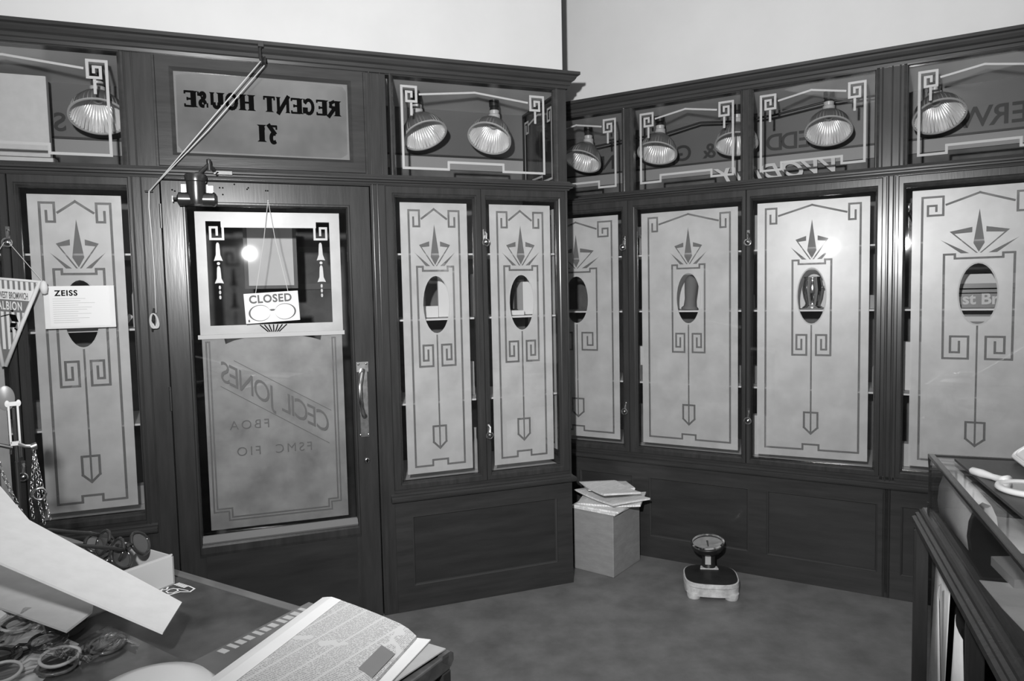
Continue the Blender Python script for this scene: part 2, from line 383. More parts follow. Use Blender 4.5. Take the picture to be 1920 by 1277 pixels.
# right screen
sB = thing(B, 'trim_2', (.4, 0, 0), 'dark timber shop screen of four tall windows, right half of the room', 'screen', kind='structure')
post(sB, -.98, -.945, 0, 2.03); post(sB, .962, .998, 0, 2.03, beads=(.970, .990)); post(sB, 1.66, 1.86, 0, 2.03, beads=(1.70, 1.78))
post(sB, .945, .962, .575, 2.03); post(sB, .998, 1.012, .575, 2.03)
post(sB, -.98, -.90, 2.03, 2.51); post(sB, -.337, -.279, 2.03, 2.51); post(sB, .303, .355, 2.03, 2.51); post(sB, .912, 1.041, 2.03, 2.51, beads=(.94, .98, 1.012)); post(sB, 1.62, 1.86, 2.03, 2.51)
rails(sB, ((-.98, 0, 2.0), (1.86, .06, 2.043)), ((-.98, 0, 2.495), (1.86, .06, 2.572)), ((-.945, 0, .575), (1.66, .06, .592)))
MB().extr_x(CORN, -1.5, 2.0).build('cornice', 'wood_h', sB)
MB().extr_x(MID, -1.5, 2.0).build('mid_cornice', 'wood_h', sB)
MB().extr_x(SILL, -1.5, 2.0).build('sill_moulding', 'wood_h', sB)
dado(B, sB, -1.5, 2.0, [(-1.2, -.70), (-.621, -.293), (-.198, .342), (.433, .943), (1.04, 1.60)])

# ------------------------------------------------------------------ etched patterns
def etch_holes(cx, hw, wide=False, motif=1.0):
    H = []
    a = hw - .040; LW = .0095
    def both(pts, wd=LW):
        for s in (-1, 1): H.extend(line([(cx + s * x, z) for x, z in pts], wd))
    if wide: key = [(a - .082, 1.895), (a - .082, 1.812), (a - .022, 1.812), (a - .022, 1.856), (a - .055, 1.856), (a - .055, 1.832)]
    else: key = [(a - .050, 1.895), (a - .050, 1.821), (a - .022, 1.821), (a - .022, 1.862)]
    both([(.037, .711), (.037, .685), (a, .685), (a, 1.895)] + key)
    H.extend(line([(cx - .037, .711), (cx + .037, .711)], LW))
    ch = a - (.095 if wide else .062)
    H.extend(line([(cx - ch, 1.858), (cx, 1.902), (cx + ch, 1.858)], LW))
    k = motif
    both([(.060 * k, 1.614), (.060 * k, 1.633), (.088 * k, 1.633), (.087 * k, 1.162), (.022 * k, 1.162), (.022 * k, 1.262), (.068 * k, 1.262), (.068 * k, 1.190), (.045 * k, 1.190), (.045 * k, 1.238)])
    H.extend(line([(cx - .060 * k, 1.614), (cx + .060 * k, 1.614)], LW))
    o = .066 * (1.14 if k > 1 else 1)
    H.append(ellipse(cx, 1.454, o, .139))
    H.extend(line([(cx, 1.310), (cx, .775)], .0075))
    t = .031 * (1.15 if k > 1 else 1)
    H.extend(line([(cx - t, .873), (cx + t, .873), (cx + t, .797), (cx, .766), (cx - t, .797)], LW, True))
    q = 1.0 if k == 1 else 1.5
    H.append([(cx, 1.832), (cx + .021, 1.680), (cx, 1.640), (cx - .021, 1.680)])
    for s in (-1, 1):
        H.append([(cx + s * .026, 1.752), (cx + s * .075 * q, 1.735), (cx + s * .010, 1.636), (cx + s * .003, 1.636), (cx + s * .062 * q, 1.724), (cx + s * .026, 1.728)])
        H.append([(cx + s * .024 * q, 1.636), (cx + s * .045 * q, 1.636), (cx + s * .098 * q, 1.700)])
    return H
def latch(root, x, z, fr=None, up=True):
    mb = MB().box((x - .007, -.011, z - .010), (x + .007, -.008, z + .055))
    mb.tube([(x, -.010, z + .04), (x + .005, -.022, z + .030), (x + .001, -.026, z + .006)], [.006, .005, .006], 8)
    mb.tube([(x + .0155 * math.cos(t), -.028, z - .008 + .0155 * math.sin(t)) for t in [2 * PI * i / 16 for i in range(16)]], .0036, 6, closed=True)
    mb.lathe([(0, -.008), (.006, -.006), (.008, 0), (.004, .007), (0, .008)], (x, -.026, z - .006), 12, (0, 1, 0))
    mb.build('latch', 'nickel', root, smooth='auto')
def casement(fr, n, outer, glass, frost, label, wide=False, motif=1.0, latches=(), tilt=0):
    x0, z0, x1, z1 = outer
    cx = (frost[0] + frost[2]) / 2
    t = thing(fr, 'window_%d' % n, ((x0 + x1) / 2, 0, z0), label, 'window', kind='structure')
    MB().frame(outer, glass, CAS).build('window_frame', 'wood_v', t)
    p = .012
    g = MB().box((glass[0] - p, .018, glass[1] - p), (glass[2] + p, .022, glass[3] + p))
    eh = etch_holes(cx, (frost[2] - frost[0]) / 2, wide, motif); f = sheet([rect(*frost)], eh, (), .0235)
    ov = [p_ for p_ in eh if len(p_) == 28]; el = sheet([p_ for p_ in eh if len(p_) < 28], ov, (), .0242)
    rg = sheet([ellipse(cx, 1.454, .0685 * (1.14 if motif > 1 else 1), .1425)], [ellipse(cx, 1.454, .063 * (1.14 if motif > 1 else 1), .1355)], (), .0232)
    if tilt:
        for m_ in (g, f, rg, el): m_.v = [(x, y + (x - cx) * math.tan(tilt), z) for x, y, z in m_.v]
    g.build('glass_pane', 'glass', t); f.build('frosted_glass', 'frost', t); rg.build('oval_bevel', 'frost_line', t); el.build('etched_lines', 'etch_line', t)
    for lx, lz in latches: latch(t, lx, lz)
    return t
zb, zt = .590, 2.0
casement(A, 1, (-1.83, zb, -1.388, zt), (-1.79, .625, -1.425, 1.95), (-1.772, .652, -1.443, 1.930), 'frosted window cut off by the left edge of the photo, behind the pennant')
casement(A, 2, (-1.385, zb, -.972, zt), (-1.353, .625, -.977 - .0, 1.95), (-1.330, .652, -1.003, 1.928), 'frosted window left of the door, with the white envelope on it', latches=[(-1.391, 1.742), (-1.391, .83)])
casement(A, 3, (.068, zb, .523, zt), (.116, .625, .488, 1.951), (.138, .652, .460, 1.931), 'narrow frosted window just right of the door', latches=[])
casement(A, 4, (.524, zb, .966, zt), (.555, .625, .922, 1.951), (.573, .652, .892, 1.931), 'narrow frosted window at the right end of the door screen', latches=[(.538, 1.753), (.534, .822)])
casement(B, 5, (-.945, zb, -.306, zt), (-.905, .625, -.350, 1.946), (-.898, .650, -.374, 1.927), 'frosted window half hidden behind the end of the door screen', wide=True, motif=1.45, latches=[(-.328, 1.748), (-.328, .830)])
casement(B, 6, (-.305, zb, .329, zt), (-.260, .625, .302, 1.946), (-.237, .648, .283, 1.922), 'wide frosted window above the newspapers and cardboard box')
casement(B, 7, (.331, zb, .945, zt), (.360, .622, .916, 1.943), (.384, .645, .892, 1.925), 'wide frosted window with the metal jug behind its oval', latches=[(.342, 1.740), (.343, .826)], tilt=math.radians(4.6))
casement(B, 8, (1.012, zb, 1.66, zt), (1.041, .625, 1.613, 1.945), (1.067, .650, 1.587, 1.929), 'rightmost frosted window, behind the glass counter', wide=True, motif=1.5)
# transoms
def transom_lines(x0, x1, z0=2.089, z1=2.459, ka=True, kb=True):
    P = []; lw = .011; cx = (x0 + x1) / 2; st = .137
    P += line([(x0, z1), (x0, z0), (cx - st, z0), (cx - st, z0 + .034), (cx + st, z0 + .034), (cx + st, z0), (x1, z0), (x1, z1)], lw)
    for s, xe in ((1, x0), (-1, x1)):
        P += line([(xe, z1), (xe + s * .068, z1), (xe + s * .068, z1 - .066), (xe + s * .022, z1 - .066), (xe + s * .022, z1 - .024), (xe + s * .046, z1 - .024), (xe + s * .046, z1 - .044)], lw)
        P += line([(xe + s * .044, z1 - .078), (xe + s * .044, z1 - .125)], lw)
    P += line([(x0 + .085, z1 - .032), (cx, z1 - .004), (x1 - .085, z1 - .032)], .009)
    return P
def transom(fr, n, outer, glass, x0, x1, label):
    t = thing(fr, 'window_%d' % n, ((outer[0] + outer[2]) / 2, 0, outer[1]), label, 'window', kind='structure')
    MB().frame(outer, glass, [(0, .04), (0, -.002), (.3, -.004), (.6, .000), (1, .010), (1, .034)]).build('window_frame', 'wood_h', t)
    MB().box((glass[0] - .01, .018, glass[1] - .01), (glass[2] + .01, .022, glass[3] + .01)).build('glass_pane', 'glass', t)
    sheet(transom_lines(x0, x1), (), (), .0235).build('etched_border', 'frost_line', t)
def tr(fr, n, g0, g1, x0, x1, label, w=.02): transom(fr, n, (g0 - w, 2.045 - .0, g1 + w, 2.512), (g0, 2.052, g1, 2.497), x0, x1, label)
tr(A, 9, -1.78, -.988, -1.73, -1.028, 'clear top light left of the door with a pale box behind it')
tr(A, 10, .122, .916, .163, .867, 'clear top light right of the door with two lamps behind it')
tr(B, 11, -.90, -.341, -.86, -.385, 'clear top light in the corner beside the end of the door screen')
tr(B, 12, -.275, .299, -.236, .258, 'second clear top light of the right screen')
tr(B, 13, .359, .908, .396, .866, 'third top light of the right screen with white script lettering behind')
tr(B, 14, 1.046, 1.62, 1.087, 1.58, 'rightmost top light, showing large reversed letters and a bright lamp')
# regent house panel over the door
t = thing(A, 'window_15', (-.43, 0, 2.05), 'dark painted glass over the door lettered REGENT HOUSE 31 in reverse', 'window', kind='structure')
MB().frame((-.862, 2.045, -.005, 2.512), (-.785, 2.110, -.083, 2.441), [(0, .03), (0, .001), (.10, .001), (.12, .004), (.14, -.002), (.80, -.002), (.88, .002), (1, .008), (1, .02)]).build('window_frame', 'wood_h', t)
MB().box((-.79, .014, 2.105), (-.078, .018, 2.446)).build('glass_pane', 'glass_dark', t)
sheet([rect(-.787, 2.108, -.081, 2.443)], [[(-.780, 2.140), (-.765, 2.118), (-.12, 2.117), (-.092, 2.135), (-.089, 2.41), (-.105, 2.430), (-.42, 2.436), (-.74, 2.433), (-.776, 2.425)]], (), .0132).build('scraped_edge', 'veil', t)
def serif_word(word, fn, h, gap):
    # heavy roman capitals drawn as strokes; returns mesh, laid left to right then handed to fn
    T, t_ = .34 * h, .13 * h
    G = {'R': (.80, [('v', .14, 0, 1), ('h', .1, .5, .94), ('h', .1, .5, .5), ('c', .55, .72, .22), ('d', .35, .5, .72, 0)]),
         'E': (.72, [('v', .14, 0, 1), ('h', .1, .68, .95), ('h', .1, .5, .5), ('h', .1, .68, .05), ('s', .66, .80, 1), ('s', .66, 0, .2), ('s', .5, .4, .6)]),
         'G': (.82, [('o', .42, .5, .40, .5, 40, 330), ('v', .66, .05, .45), ('s', .72, .78, 1)]),
         'N': (.86, [('w', .12, 0, 1), ('w', .74, 0, 1), ('d', .10, 1, .72, 0)]),
         'T': (.78, [('v', .38, 0, 1), ('h', .04, .74, .95), ('s', .05, .76, 1), ('s', .72, .76, 1)]),
         'H': (.90, [('v', .15, 0, 1), ('v', .72, 0, 1), ('h', .2, .7, .5)]),
         'O': (.86, [('o', .42, .5, .42, .5, 0, 360)]),
         'U': (.86, [('v', .16, .25, 1), ('w', .70, .2, 1), ('o', .43, .28, .27, .27, 180, 360)]),
         'S': (.68, [('o', .34, .74, .24, .22, 20, 270), ('o', .34, .27, .26, .23, -90, 160), ('s', .6, .72, .98), ('s', .05, .02, .3)]),
         '3': (.62, [('h', .05, .5, .95), ('d', .22, .56, .5, .95), ('o', .26, .25, .26, .32, -110, 100), ('s', .07, .75, 1)]),
         '1': (.40, [('v', .2, 0, 1), ('s', .06, .7, .86)]), ' ': (.45, [])}
    polys = []; x = 0
    for c in word:
        wd, st = G[c]
        for s in st:
            if s[0] in 'vw':
                tt = T if s[0] == 'v' else T * .6
                cx = x + s[1] * h; polys.append(rect(cx - tt / 2, s[2] * h, cx + tt / 2, s[3] * h))
                if s[2] == 0: polys.append([(cx - tt * .85, 0), (cx + tt * .85, 0), (cx + tt * .5, .09 * h), (cx - tt * .5, .09 * h)])
                if s[3] == 1: polys.append([(cx - tt * .85, h), (cx + tt * .85, h), (cx + tt * .5, .91 * h), (cx - tt * .5, .91 * h)])
            elif s[0] == 'h': polys.append(rect(x + s[1] * h, s[3] * h - t_ / 2, x + s[2] * h, s[3] * h + t_ / 2))
            elif s[0] == 's': polys.append(rect(x + s[1] * h - .05 * h, s[2] * h, x + s[1] * h + .06 * h, s[3] * h))
            elif s[0] == 'd': polys += line([(x + s[1] * h, s[2] * h), (x + s[3] * h, s[4] * h)], T * .75)
            elif s[0] == 'c': polys += line([(x + .42 * h, .93 * h), (x + .60 * h, .84 * h), (x + .60 * h, .62 * h), (x + .42 * h, .52 * h)], T * .62)
            elif s[0] == 'o':
                a0, a1 = math.radians(s[5]), math.radians(s[6]); n = 18
                pts = [(x + s[1] * h + (s[3] * h - T * .35) * math.cos(a0 + (a1 - a0) * i / n), s[2] * h + (s[4] * h - T * .2) * math.sin(a0 + (a1 - a0) * i / n)) for i in range(n + 1)]
                polys += line(pts, T * .62)
        x += wd * h + gap
    mbx = sheet(polys); mbx.v = [fn(v[0], v[2], x) for v in mbx.v]; return mbx
mb = serif_word('REGENT HOUSE', lambda x, z, L: (-.120 - x / L * .635, .0130, 2.300 + z), .066, .006)
m3 = serif_word('31', lambda x, z, L: (-.385 - x / L * .088, .0130, 2.172 + z), .072, .01)
mb.add(m3.v, m3.f); mb.build('reversed_lettering', 'ink', t, label='black reversed capitals REGENT HOUSE and 31')

# ------------------------------------------------------------------ door
d = thing(A, 'door_1', (-.43, 0, 0), 'dark wood shop door with etched glass lettered CECIL JONES in reverse', 'door', kind='structure')
MB().frame((-.852, .004, -.004, 1.993), (-.760, .468, -.109, 1.893), [(0, .036), (0, .002), (.01, -.002), (.84, -.002), (.88, -.010), (.94, -.010), (1, .004), (1, .034)]).build('door_frame', 'wood_v', d)
MB().box((-.75, -.004, .06), (-.115, .002, .452)).build('kick_panel', 'wood_panel', d)
MB().extr_x([(.0, .452), (-.014, .454), (-.018, .462), (-.010, .470), (.006, .486), (.014, .486)], -.762, -.107).build('glazing_bead', mat('polished_bead_highlight', .16, .2, coat=.5), d)  # glossy bead; its bright highlight is also put into the paler base colour
DT = math.radians(-1.9); dcx = -.4365
def tiltv(m_):
    m_.v = [(x, y + (x - dcx) * math.tan(DT), z) for x, y, z in m_.v]; return m_
tiltv(MB().box((-.765, .014, .462), (-.104, .018, 1.898))).build('glass_pane', 'glass', d)
dx = lambda x: 2 * dcx - x
up_holes = [rect(-.692, 1.388, -.184, 1.806), rect(-.692, 1.80, -.632, 1.832), rect(dx(-.632), 1.80, -.184, 1.832)]
up_over = []
for s in (0, 1):
    g_ = (lambda p: p) if s == 0 else (lambda p: [(dx(x), z) for x, z in p])
    up_over += line(g_([(-.625, 1.815), (-.625, 1.757), (-.675, 1.757), (-.675, 1.806), (-.649, 1.806), (-.649, 1.776)]), .0095)
    for zt_, zb_ in ((1.742, 1.664), (1.642, 1.568)):
        prof = [(.003, zt_), (.0065, zt_ - .008), (.008, zt_ - .03), (.009, zt_ - .052), (.015, zb_ + .008), (.018, zb_), (.006, zb_ + .002)]
        up_over.append(g_([(-.648 + x, z) for x, z in prof] + [(-.648 - x, z) for x, z in reversed(prof)]))
    up_over.append(g_(ellipse(-.648, 1.653, .0065, .0065, 12)))
    for zz in (1.551, 1.530, 1.509): up_over.append(g_(ellipse(-.647, zz, .0045, .0085, 12)))
rays = [line([(dcx + q * .008, 1.356), (dcx + q * .018, 1.384)], .005)[0] for q in (-3, -2, -1, 0, 1, 2, 3)]
fr_up = sheet([rect(-.733, 1.350, -.140, 1.872)], up_holes + rays, up_over, .0192)
tiltv(fr_up).build('upper_frosted_glass', 'frost', d, label='clear window with frosted border, keys and bell drops')
lines_lo = []
for pts in ([(-.706, 1.312), (-.706, .583), (-.646, .583), (-.646, .543), (-.224, .543), (-.224, .578), (-.183, .578), (-.183, 1.312)],):
    lines_lo += line(pts, .020)
over_lo = line([(-.706, 1.312), (-.706, .583), (-.646, .583), (-.646, .543), (-.224, .543), (-.224, .578), (-.183, .578), (-.183, 1.312)], .006)
arc = [(-.43 + .20 * math.cos(a), 1.300 + .034 * math.sin(a)) for a in [PI * i / 12 for i in range(13)]]
slv = [[(-.63, 1.325)] + [(x, z) for x, z in reversed(arc[6:])], [(-.235, 1.325)] + [(x, z) for x, z in arc[:7]]]
slv = [[(-.640, 1.334), (-.54, 1.334), (-.60, 1.322), (-.635, 1.308)], [(-.235, 1.334), (-.335, 1.334), (-.275, 1.322), (-.240, 1.310)]]
lo = sheet([rect(-.728, .500, -.146, 1.335)], lines_lo + slv, over_lo, .0194)
tiltv(sheet(lines_lo, over_lo, (), .0200)).build('etched_lines', 'etch_line', d)
tiltv(lo).build('lower_frosted_glass', 'frost_dirty', d, label='worn frosted lower pane')
tiltv(MB().box((-.742, .009, 1.332), (-.135, .0135, 1.350))).build('frosted_strip', 'etched_strip', d)
def cj(x, z, L=0):
    return x, z
slope = -.60
def cecil(x, y, z): 
    X = -.215 - x * .665; return (X, .0128 + z + (X - dcx) * math.tan(DT), .884 + y * 1.02 + slope * (X + .215))
cm = textmb('CECIL  JONES', .128, cecil, space=.86, align='LEFT')
for (xa, za, xb, zb_) in ((-.604, 1.235, -.207, .991), (-.662, 1.127, -.220, .843)):
    cm.add(*(lambda q: (q.v, q.f))(tiltv(MB().prism(line([(xa, za), (xb, zb_)], .0022)[0], .0120, .0130))))
for wd, cxx, zz in (('FBOA', -.552, .935), ('FSMC  FIO', -.452, .818)):
    k_ = textmb(wd, .056, lambda x, y, z: (cxx - x, .0128 + z + (cxx - x - dcx) * math.tan(DT), zz + y), bold=-.0005, space=1.3)
    cm.add(k_.v, k_.f)
cm.build('reversed_lettering', 'ink_soft', d, label='reversed lettering CECIL JONES, FBOA, FSMC FIO')
# handle
h = MB().box((-.090, -.006, 1.155), (-.034, -.002, 1.203)).box((-.090 + .01, -.006, .857), (-.034 - .006, -.002, 1.16)).build('handle_plate', 'brass', d, bevel=.002)
MB().tube([(-.062, -.008, 1.165), (-.070, -.030, 1.150), (-.082, -.046, 1.10), (-.084, -.050, 1.05), (-.078, -.046, 1.0), (-.066, -.030, .962), (-.060, -.008, .955)], [.012, .010, .010, .011, .010, .010, .013], 12).build('handle_grip', 'nickel', h, smooth=True)
mb = MB()
for zz in (1.193, .868):
    for xx in (-.080, -.044): mb.lathe([(0, .002), (.004, .001), (.005, 0)], (xx, -.007, zz), 10, (0, -1, 0))
mb.build('screw', 'chrome', h)
k = MB().lathe([(.004, -.002), (.012, -.002), (.013, .001), (.009, .003), (.004, .003)], (-.055, -.006, .747), 20, (0, -1, 0)).build('keyhole_plate', 'nickel', d, smooth=True)
MB().box((-.058, -.0095, .738), (-.052, -.0085, .756)).build('key_slot', 'ink', k)
for za, zb_ in ((1.798, 1.897), (1.040, 1.141)):
    MB().tube([(-.857, -.004, za), (-.857, -.004, zb_)], .005, 10).build('hinge', 'bronze', d, smooth='auto')
# pale repaired plates and screw holes
mb = MB().box((-.776, -.004, 1.940), (-.755, -.002, 1.978)).box((-.680, -.004, 1.938), (-.654, -.002, 1.975))
mb.build('metal_plate', 'brass', d)
mb = MB()
for x_, z_ in ((-.628, 1.969), (-.616, 1.969), (-.617, 1.941), (-.57, 1.985), (-.52, 1.966), (-.515, 1.972), (-.445, 1.962), (-.437, 1.962), (-.80, 1.95), (-.81, 1.955)): mb.lathe([(.0035, 0), (0, .001)], (x_, -.003, z_), 8, (0, -1, 0))
mb.build('screw_hole', 'ink', d)
# door closer
cx_, y_ = -.716, -.055
c = MB().lathe([(.0, -.075), (.030, -.070), (.036, -.05), (.037, .02), (.041, .024), (.043, .045), (.040, .052), (.0, .054)], (cx_, y_, 1.960), 24)
c.tube([(-.783, y_, 1.912), (-.650, y_, 1.912)], .027, 20)
c.tube([(-.790, y_, 1.912), (-.783, y_, 1.912)], [.012, .026], 16); c.tube([(-.655, y_, 1.912), (-.648, y_, 1.912), (-.640, y_, 1.912)], [.030, .030, .022], 18)
c.tube([(-.804, y_, 1.912), (-.788, y_, 1.912)], .006, 8); c.box((-.808, y_ - .003, 1.900), (-.803, y_ + .003, 1.924))
c.box((-.760, -.03, 1.930), (-.672, -.002, 1.976))
closer = c.build('door_closer', 'bronze', d, smooth='auto', label='dark metal door closer')
MB().tube([(cx_, y_, 2.014), (-.700, y_, 2.018), (-.662, y_ - .004, 2.056)], .008, 10).tube([(-.662, y_ - .004, 2.066), (-.662, y_ - .004, 2.030)], .010, 12).tube([(-.662, y_ - .004, 2.050), (-.640, -.03, 2.030), (-.632, -.038, 2.020)], .009, 10).lathe([(0, .012), (.009, .008), (.010, 0), (.008, -.01)], (-.663, y_ - .006, 2.066), 14).build('closer_arm', 'iron', closer, smooth='auto')
MB().box((-.648, -.040, 2.018), (-.575, -.034, 2.034)).build('arm_bracket', 'bronze', closer, bevel=.001)

# cord and pulley
t = thing(A, 'fanlight_cord', (-.44, 0, 2.48), 'pale double cord running from a small pulley down to a cleat by the door', 'cord')
MB().tube([(-.438, -.058, 2.56), (-.446, -.064, 2.535), (-.445, -.064, 2.50), (-.438, -.060, 2.475)], .006, 8).box((-.452, -.072, 2.545), (-.430, -.050, 2.566)).lathe([(.006, -.006), (.020, -.006), (.014, 0), (.020, .006), (.006, .006)], (-.434, -.066, 2.488), 18, (1, .3, 0)).build('pulley', 'iron', t, smooth='auto')
MB().tube([(-.444, -.07, 2.485), (-.67, -.045, 2.212), (-.888, -.030, 1.946)], .0026, 6).tube([(-.430, -.068, 2.470), (-.66, -.042, 2.197), (-.892, -.028, 1.944)], .0026, 6).tube([(-.893, -.026, 1.944), (-.897, -.020, 1.88), (-.893, -.016, 1.75), (-.891, -.014, 1.60), (-.893, -.012, 1.45)], .0030, 6).build('cord', 'cord', t, smooth=True)
MB().tube([(-.910, -.02, 1.944), (-.88, -.02, 1.944)], .0035, 6).tube([(-.893, 0, 1.944), (-.893, -.026, 1.944)], .003, 6).build('eyelet', 'iron', t)
b_ = MB()
for q in range(5):
    b_.tube([(-.904 + .013 * math.sin(tt) + .002 * q, -.022 - .003 * (q % 2) - .006 * abs(math.cos(tt)), 1.418 + .030 * math.cos(tt + q * .1)) for tt in [2 * PI * i / 20 for i in range(20)]], .0024, 6, closed=True)
b_.build('wound_cord', 'cord', t, smooth=True)
MB().tube([(-.900, -.016, 1.470), (-.905, -.026, 1.42), (-.910, -.016, 1.375)], [.003, .006, .003], 8).tube([(-.904, 0, 1.42), (-.904, -.024, 1.42)], .005, 8).build('cleat', 'iron', t)

# CLOSED sign
t = thing(A, 'closed_sign', (-.44, -.02, 1.40), 'white CLOSED sign with drawn spectacles hanging on the door glass', 'sign')
q = .045
rs = lambda x, z: (-.440 + (x * math.cos(q) - z * math.sin(q)) * .94, z * math.cos(q) + x * math.sin(q) + 1.4625)
def sg(x, z, y): X, Z = rs(x, z); return (X, y, Z)
mb = MB(); mb.loft([[sg(x, z, yy) for x, z in rect(-.118, -.064, .118, .064)] for yy in (-.0245, -.0225)]); mb.build('card', 'white_card', t)
mb = textmb('CLOSED', .047, lambda x, y, z: sg(x - .004, y + .022, -.0250 + z), bold=.0016, space=1.1); mb.build('lettering', 'ink_soft', t)
mb = MB()
for s in (-1, 1):
    ring = []
    n = 28
    o_ = [(s * .054 + .047 * math.cos(2 * PI * i / n) * (1 + .06 * math.cos(2 * PI * i / n) * s), -.022 + .035 * math.sin(2 * PI * i / n)) for i in range(n)]
    i_ = [(s * .054 + .043 * math.cos(2 * PI * i / n) - s * .001, -.022 + .0325 * math.sin(2 * PI * i / n)) for i in range(n)]
    rings = [[sg(x, z, -.0250) for x, z in o_], [sg(x, z, -.0256) for x, z in o_], [sg(x, z, -.0256) for x, z in i_], [sg(x, z, -.0250) for x, z in i_]]
    mb.loft(rings, False)
mb.prism([(0, 0)] * 3, 0, 0) if False else None
mb.loft([[sg(x, z, yy) for x, z in [(-.013, -.010), (-.006, -.016), (.006, -.016), (.013, -.010), (.006, -.008), (-.006, -.008)]] for yy in (-.0250, -.0256)])
mb.loft([[sg(x, z, yy) for x, z in [(-.108, -.058), (-.100, -.058), (-.100, -.050), (-.104, -.046), (-.108, -.050)]] for yy in (-.0250, -.0256)])
mb.build('spectacles_drawing', 'ink_soft', t)
MB().tube([(-.505, -.024, 1.522), (-.462, -.012, 1.75), (-.439, -.010, 1.915)], .0013, 5).tube([(-.372, -.024, 1.528), (-.415, -.012, 1.75), (-.437, -.010, 1.915)], .0013, 5).lathe([(0, .004), (.003, .002), (.002, -.002)], (-.438, -.014, 1.918), 8, (0, -1, 0)).build('string', 'cord', t)

# envelope
t = thing(A, 'envelope', (-1.16, -.02, 1.40), 'white printed envelope lettered ZEISS, stuck on the left frosted window', 'envelope')
MB().box((-1.286, -.018, 1.398), (-1.040, -.008, 1.566)).build('envelope_body', 'paper', t, bevel=.002)
MB().box((-1.266, -.0195, 1.406), (-1.058, -.018, 1.564)).build('front_sheet', 'white_card', t)
textmb('ZEISS', .030, lambda x, y, z: (-1.247 + x, -.0200 + z, 1.528 + y), bold=.0009, align='LEFT', space=1.15).build('lettering', 'ink', t)
mb = MB()
for i in range(12):
    zz = 1.515 - .0085 * i; mb.box((-1.255, -.0199, zz), (-1.255 + random.uniform(.08, .18), -.0195, zz + .0012))
mb.build('fine_print', 'paper_grey', t)

# pennant
t = thing(A, 'pennant', (-1.42, -.05, 1.26), 'striped football pennant lettered WEST BROMWICH ALBION hanging from the window latch', 'pennant')
py = -.05
P = lambda x, z, y=0: (-1.385 + x, py + y, z)
# triangle from top edge (-.155..+.095) to tip
TL, TR, TP = (-.080, 1.602), (.098, 1.582), (-.036, 1.262)
def lerp(a, b, k_): return (a[0] + (b[0] - a[0]) * k_, a[1] + (b[1] - a[1]) * k_)
def band(k0, k1, name, m_, y=0., ins=0.):
    a, b = lerp(TL, TP, k0), lerp(TR, TP, k0); c_, e_ = lerp(TL, TP, k1), lerp(TR, TP, k1)
    if ins: a, b = lerp(a, b, ins), lerp(b, a, ins); c_, e_ = lerp(c_, e_, ins), lerp(e_, c_, ins)
    mbb = MB(); mbb.loft([[P(x, z, y + yy) for x, z in (a, b, e_, c_)] for yy in (0, -.0015)]); mbb.build(name, m_, t)
band(.0, .11, 'striped_band', 'pen_stripe'); band(.11, .23, 'name_band', 'pen_white'); band(.23, .37, 'name_band', 'pen_dark')
band(.37, .80, 'striped_field', 'pen_stripe'); band(.80, .985, 'tip', 'pen_dark')
def along(k0, off=0):
    a, b = lerp(TL, TP, k0), lerp(TR, TP, k0)
    return a, b
a, b = along(.215); sl = (b[1] - a[1]) / (b[0] - a[0])
textmb('WEST BROMWICH', .036, lambda x, y, z: P(b[0] - .012 + x * .315, b[1] + sl * (x * .315 - .01) + y * 1.0, -.0022 + z), align='RIGHT', bold=.0006).build('lettering', 'ink_soft', t)
a2, b2 = along(.345)
textmb('ALBION', .045, lambda x, y, z: P(b2[0] - .016 + x * .44, b2[1] + sl * (x * .44 - .02) + y, -.0022 + z), align='RIGHT', bold=.0008, space=1.15).build('lettering', 'pen_white', t)
mb = MB()                                                      # small printed footballer as loose shapes
for poly in ([(.0, 1.474), (.012, 1.478), (.010, 1.468)], [(-.004, 1.462), (.018, 1.458), (.026, 1.430), (.004, 1.434)], [(-.030, 1.455), (-.004, 1.462), (-.004, 1.458), (-.030, 1.451)], [(.0, 1.428), (.020, 1.426), (.014, 1.410), (-.004, 1.412)], [(.012, 1.410), (.026, 1.398), (.022, 1.394), (.010, 1.404)], [(-.002, 1.410), (.004, 1.392), (-.004, 1.392)]):
    mb.loft([[P(x - .005, z, yy) for x, z in poly] for yy in (-.0016, -.0022)])
mb.build('printed_figure', 'ink', t)
mb = MB()
mb.tube([P(TR[0], TR[1]), P(*lerp(TR, TP, .5)), P(TP[0] + .004, TP[1])], .0075, 8).tube([P(TL[0], TL[1]), P(*lerp(TL, TP, .5)), P(TP[0] - .004, TP[1])], .0075, 8)
mb.build('white_border', 'pen_white', t, smooth=True)
MB().tube([P(-.088, 1.603, -.002), P(.108, 1.582, -.002)], .005, 8).lathe([(0, .028), (.010, .022), (.014, 0), (.010, -.022), (0, -.026)], P(.112, 1.560, -.006), 14).build('rod', 'pen_white', t, smooth=True)
MB().tube([P(.106, 1.586), P(.002, 1.735, .012)], .0013, 5).tube([P(-.086, 1.604), P(-.012, 1.735, .012)], .0013, 5).build('string', 'cord', t)

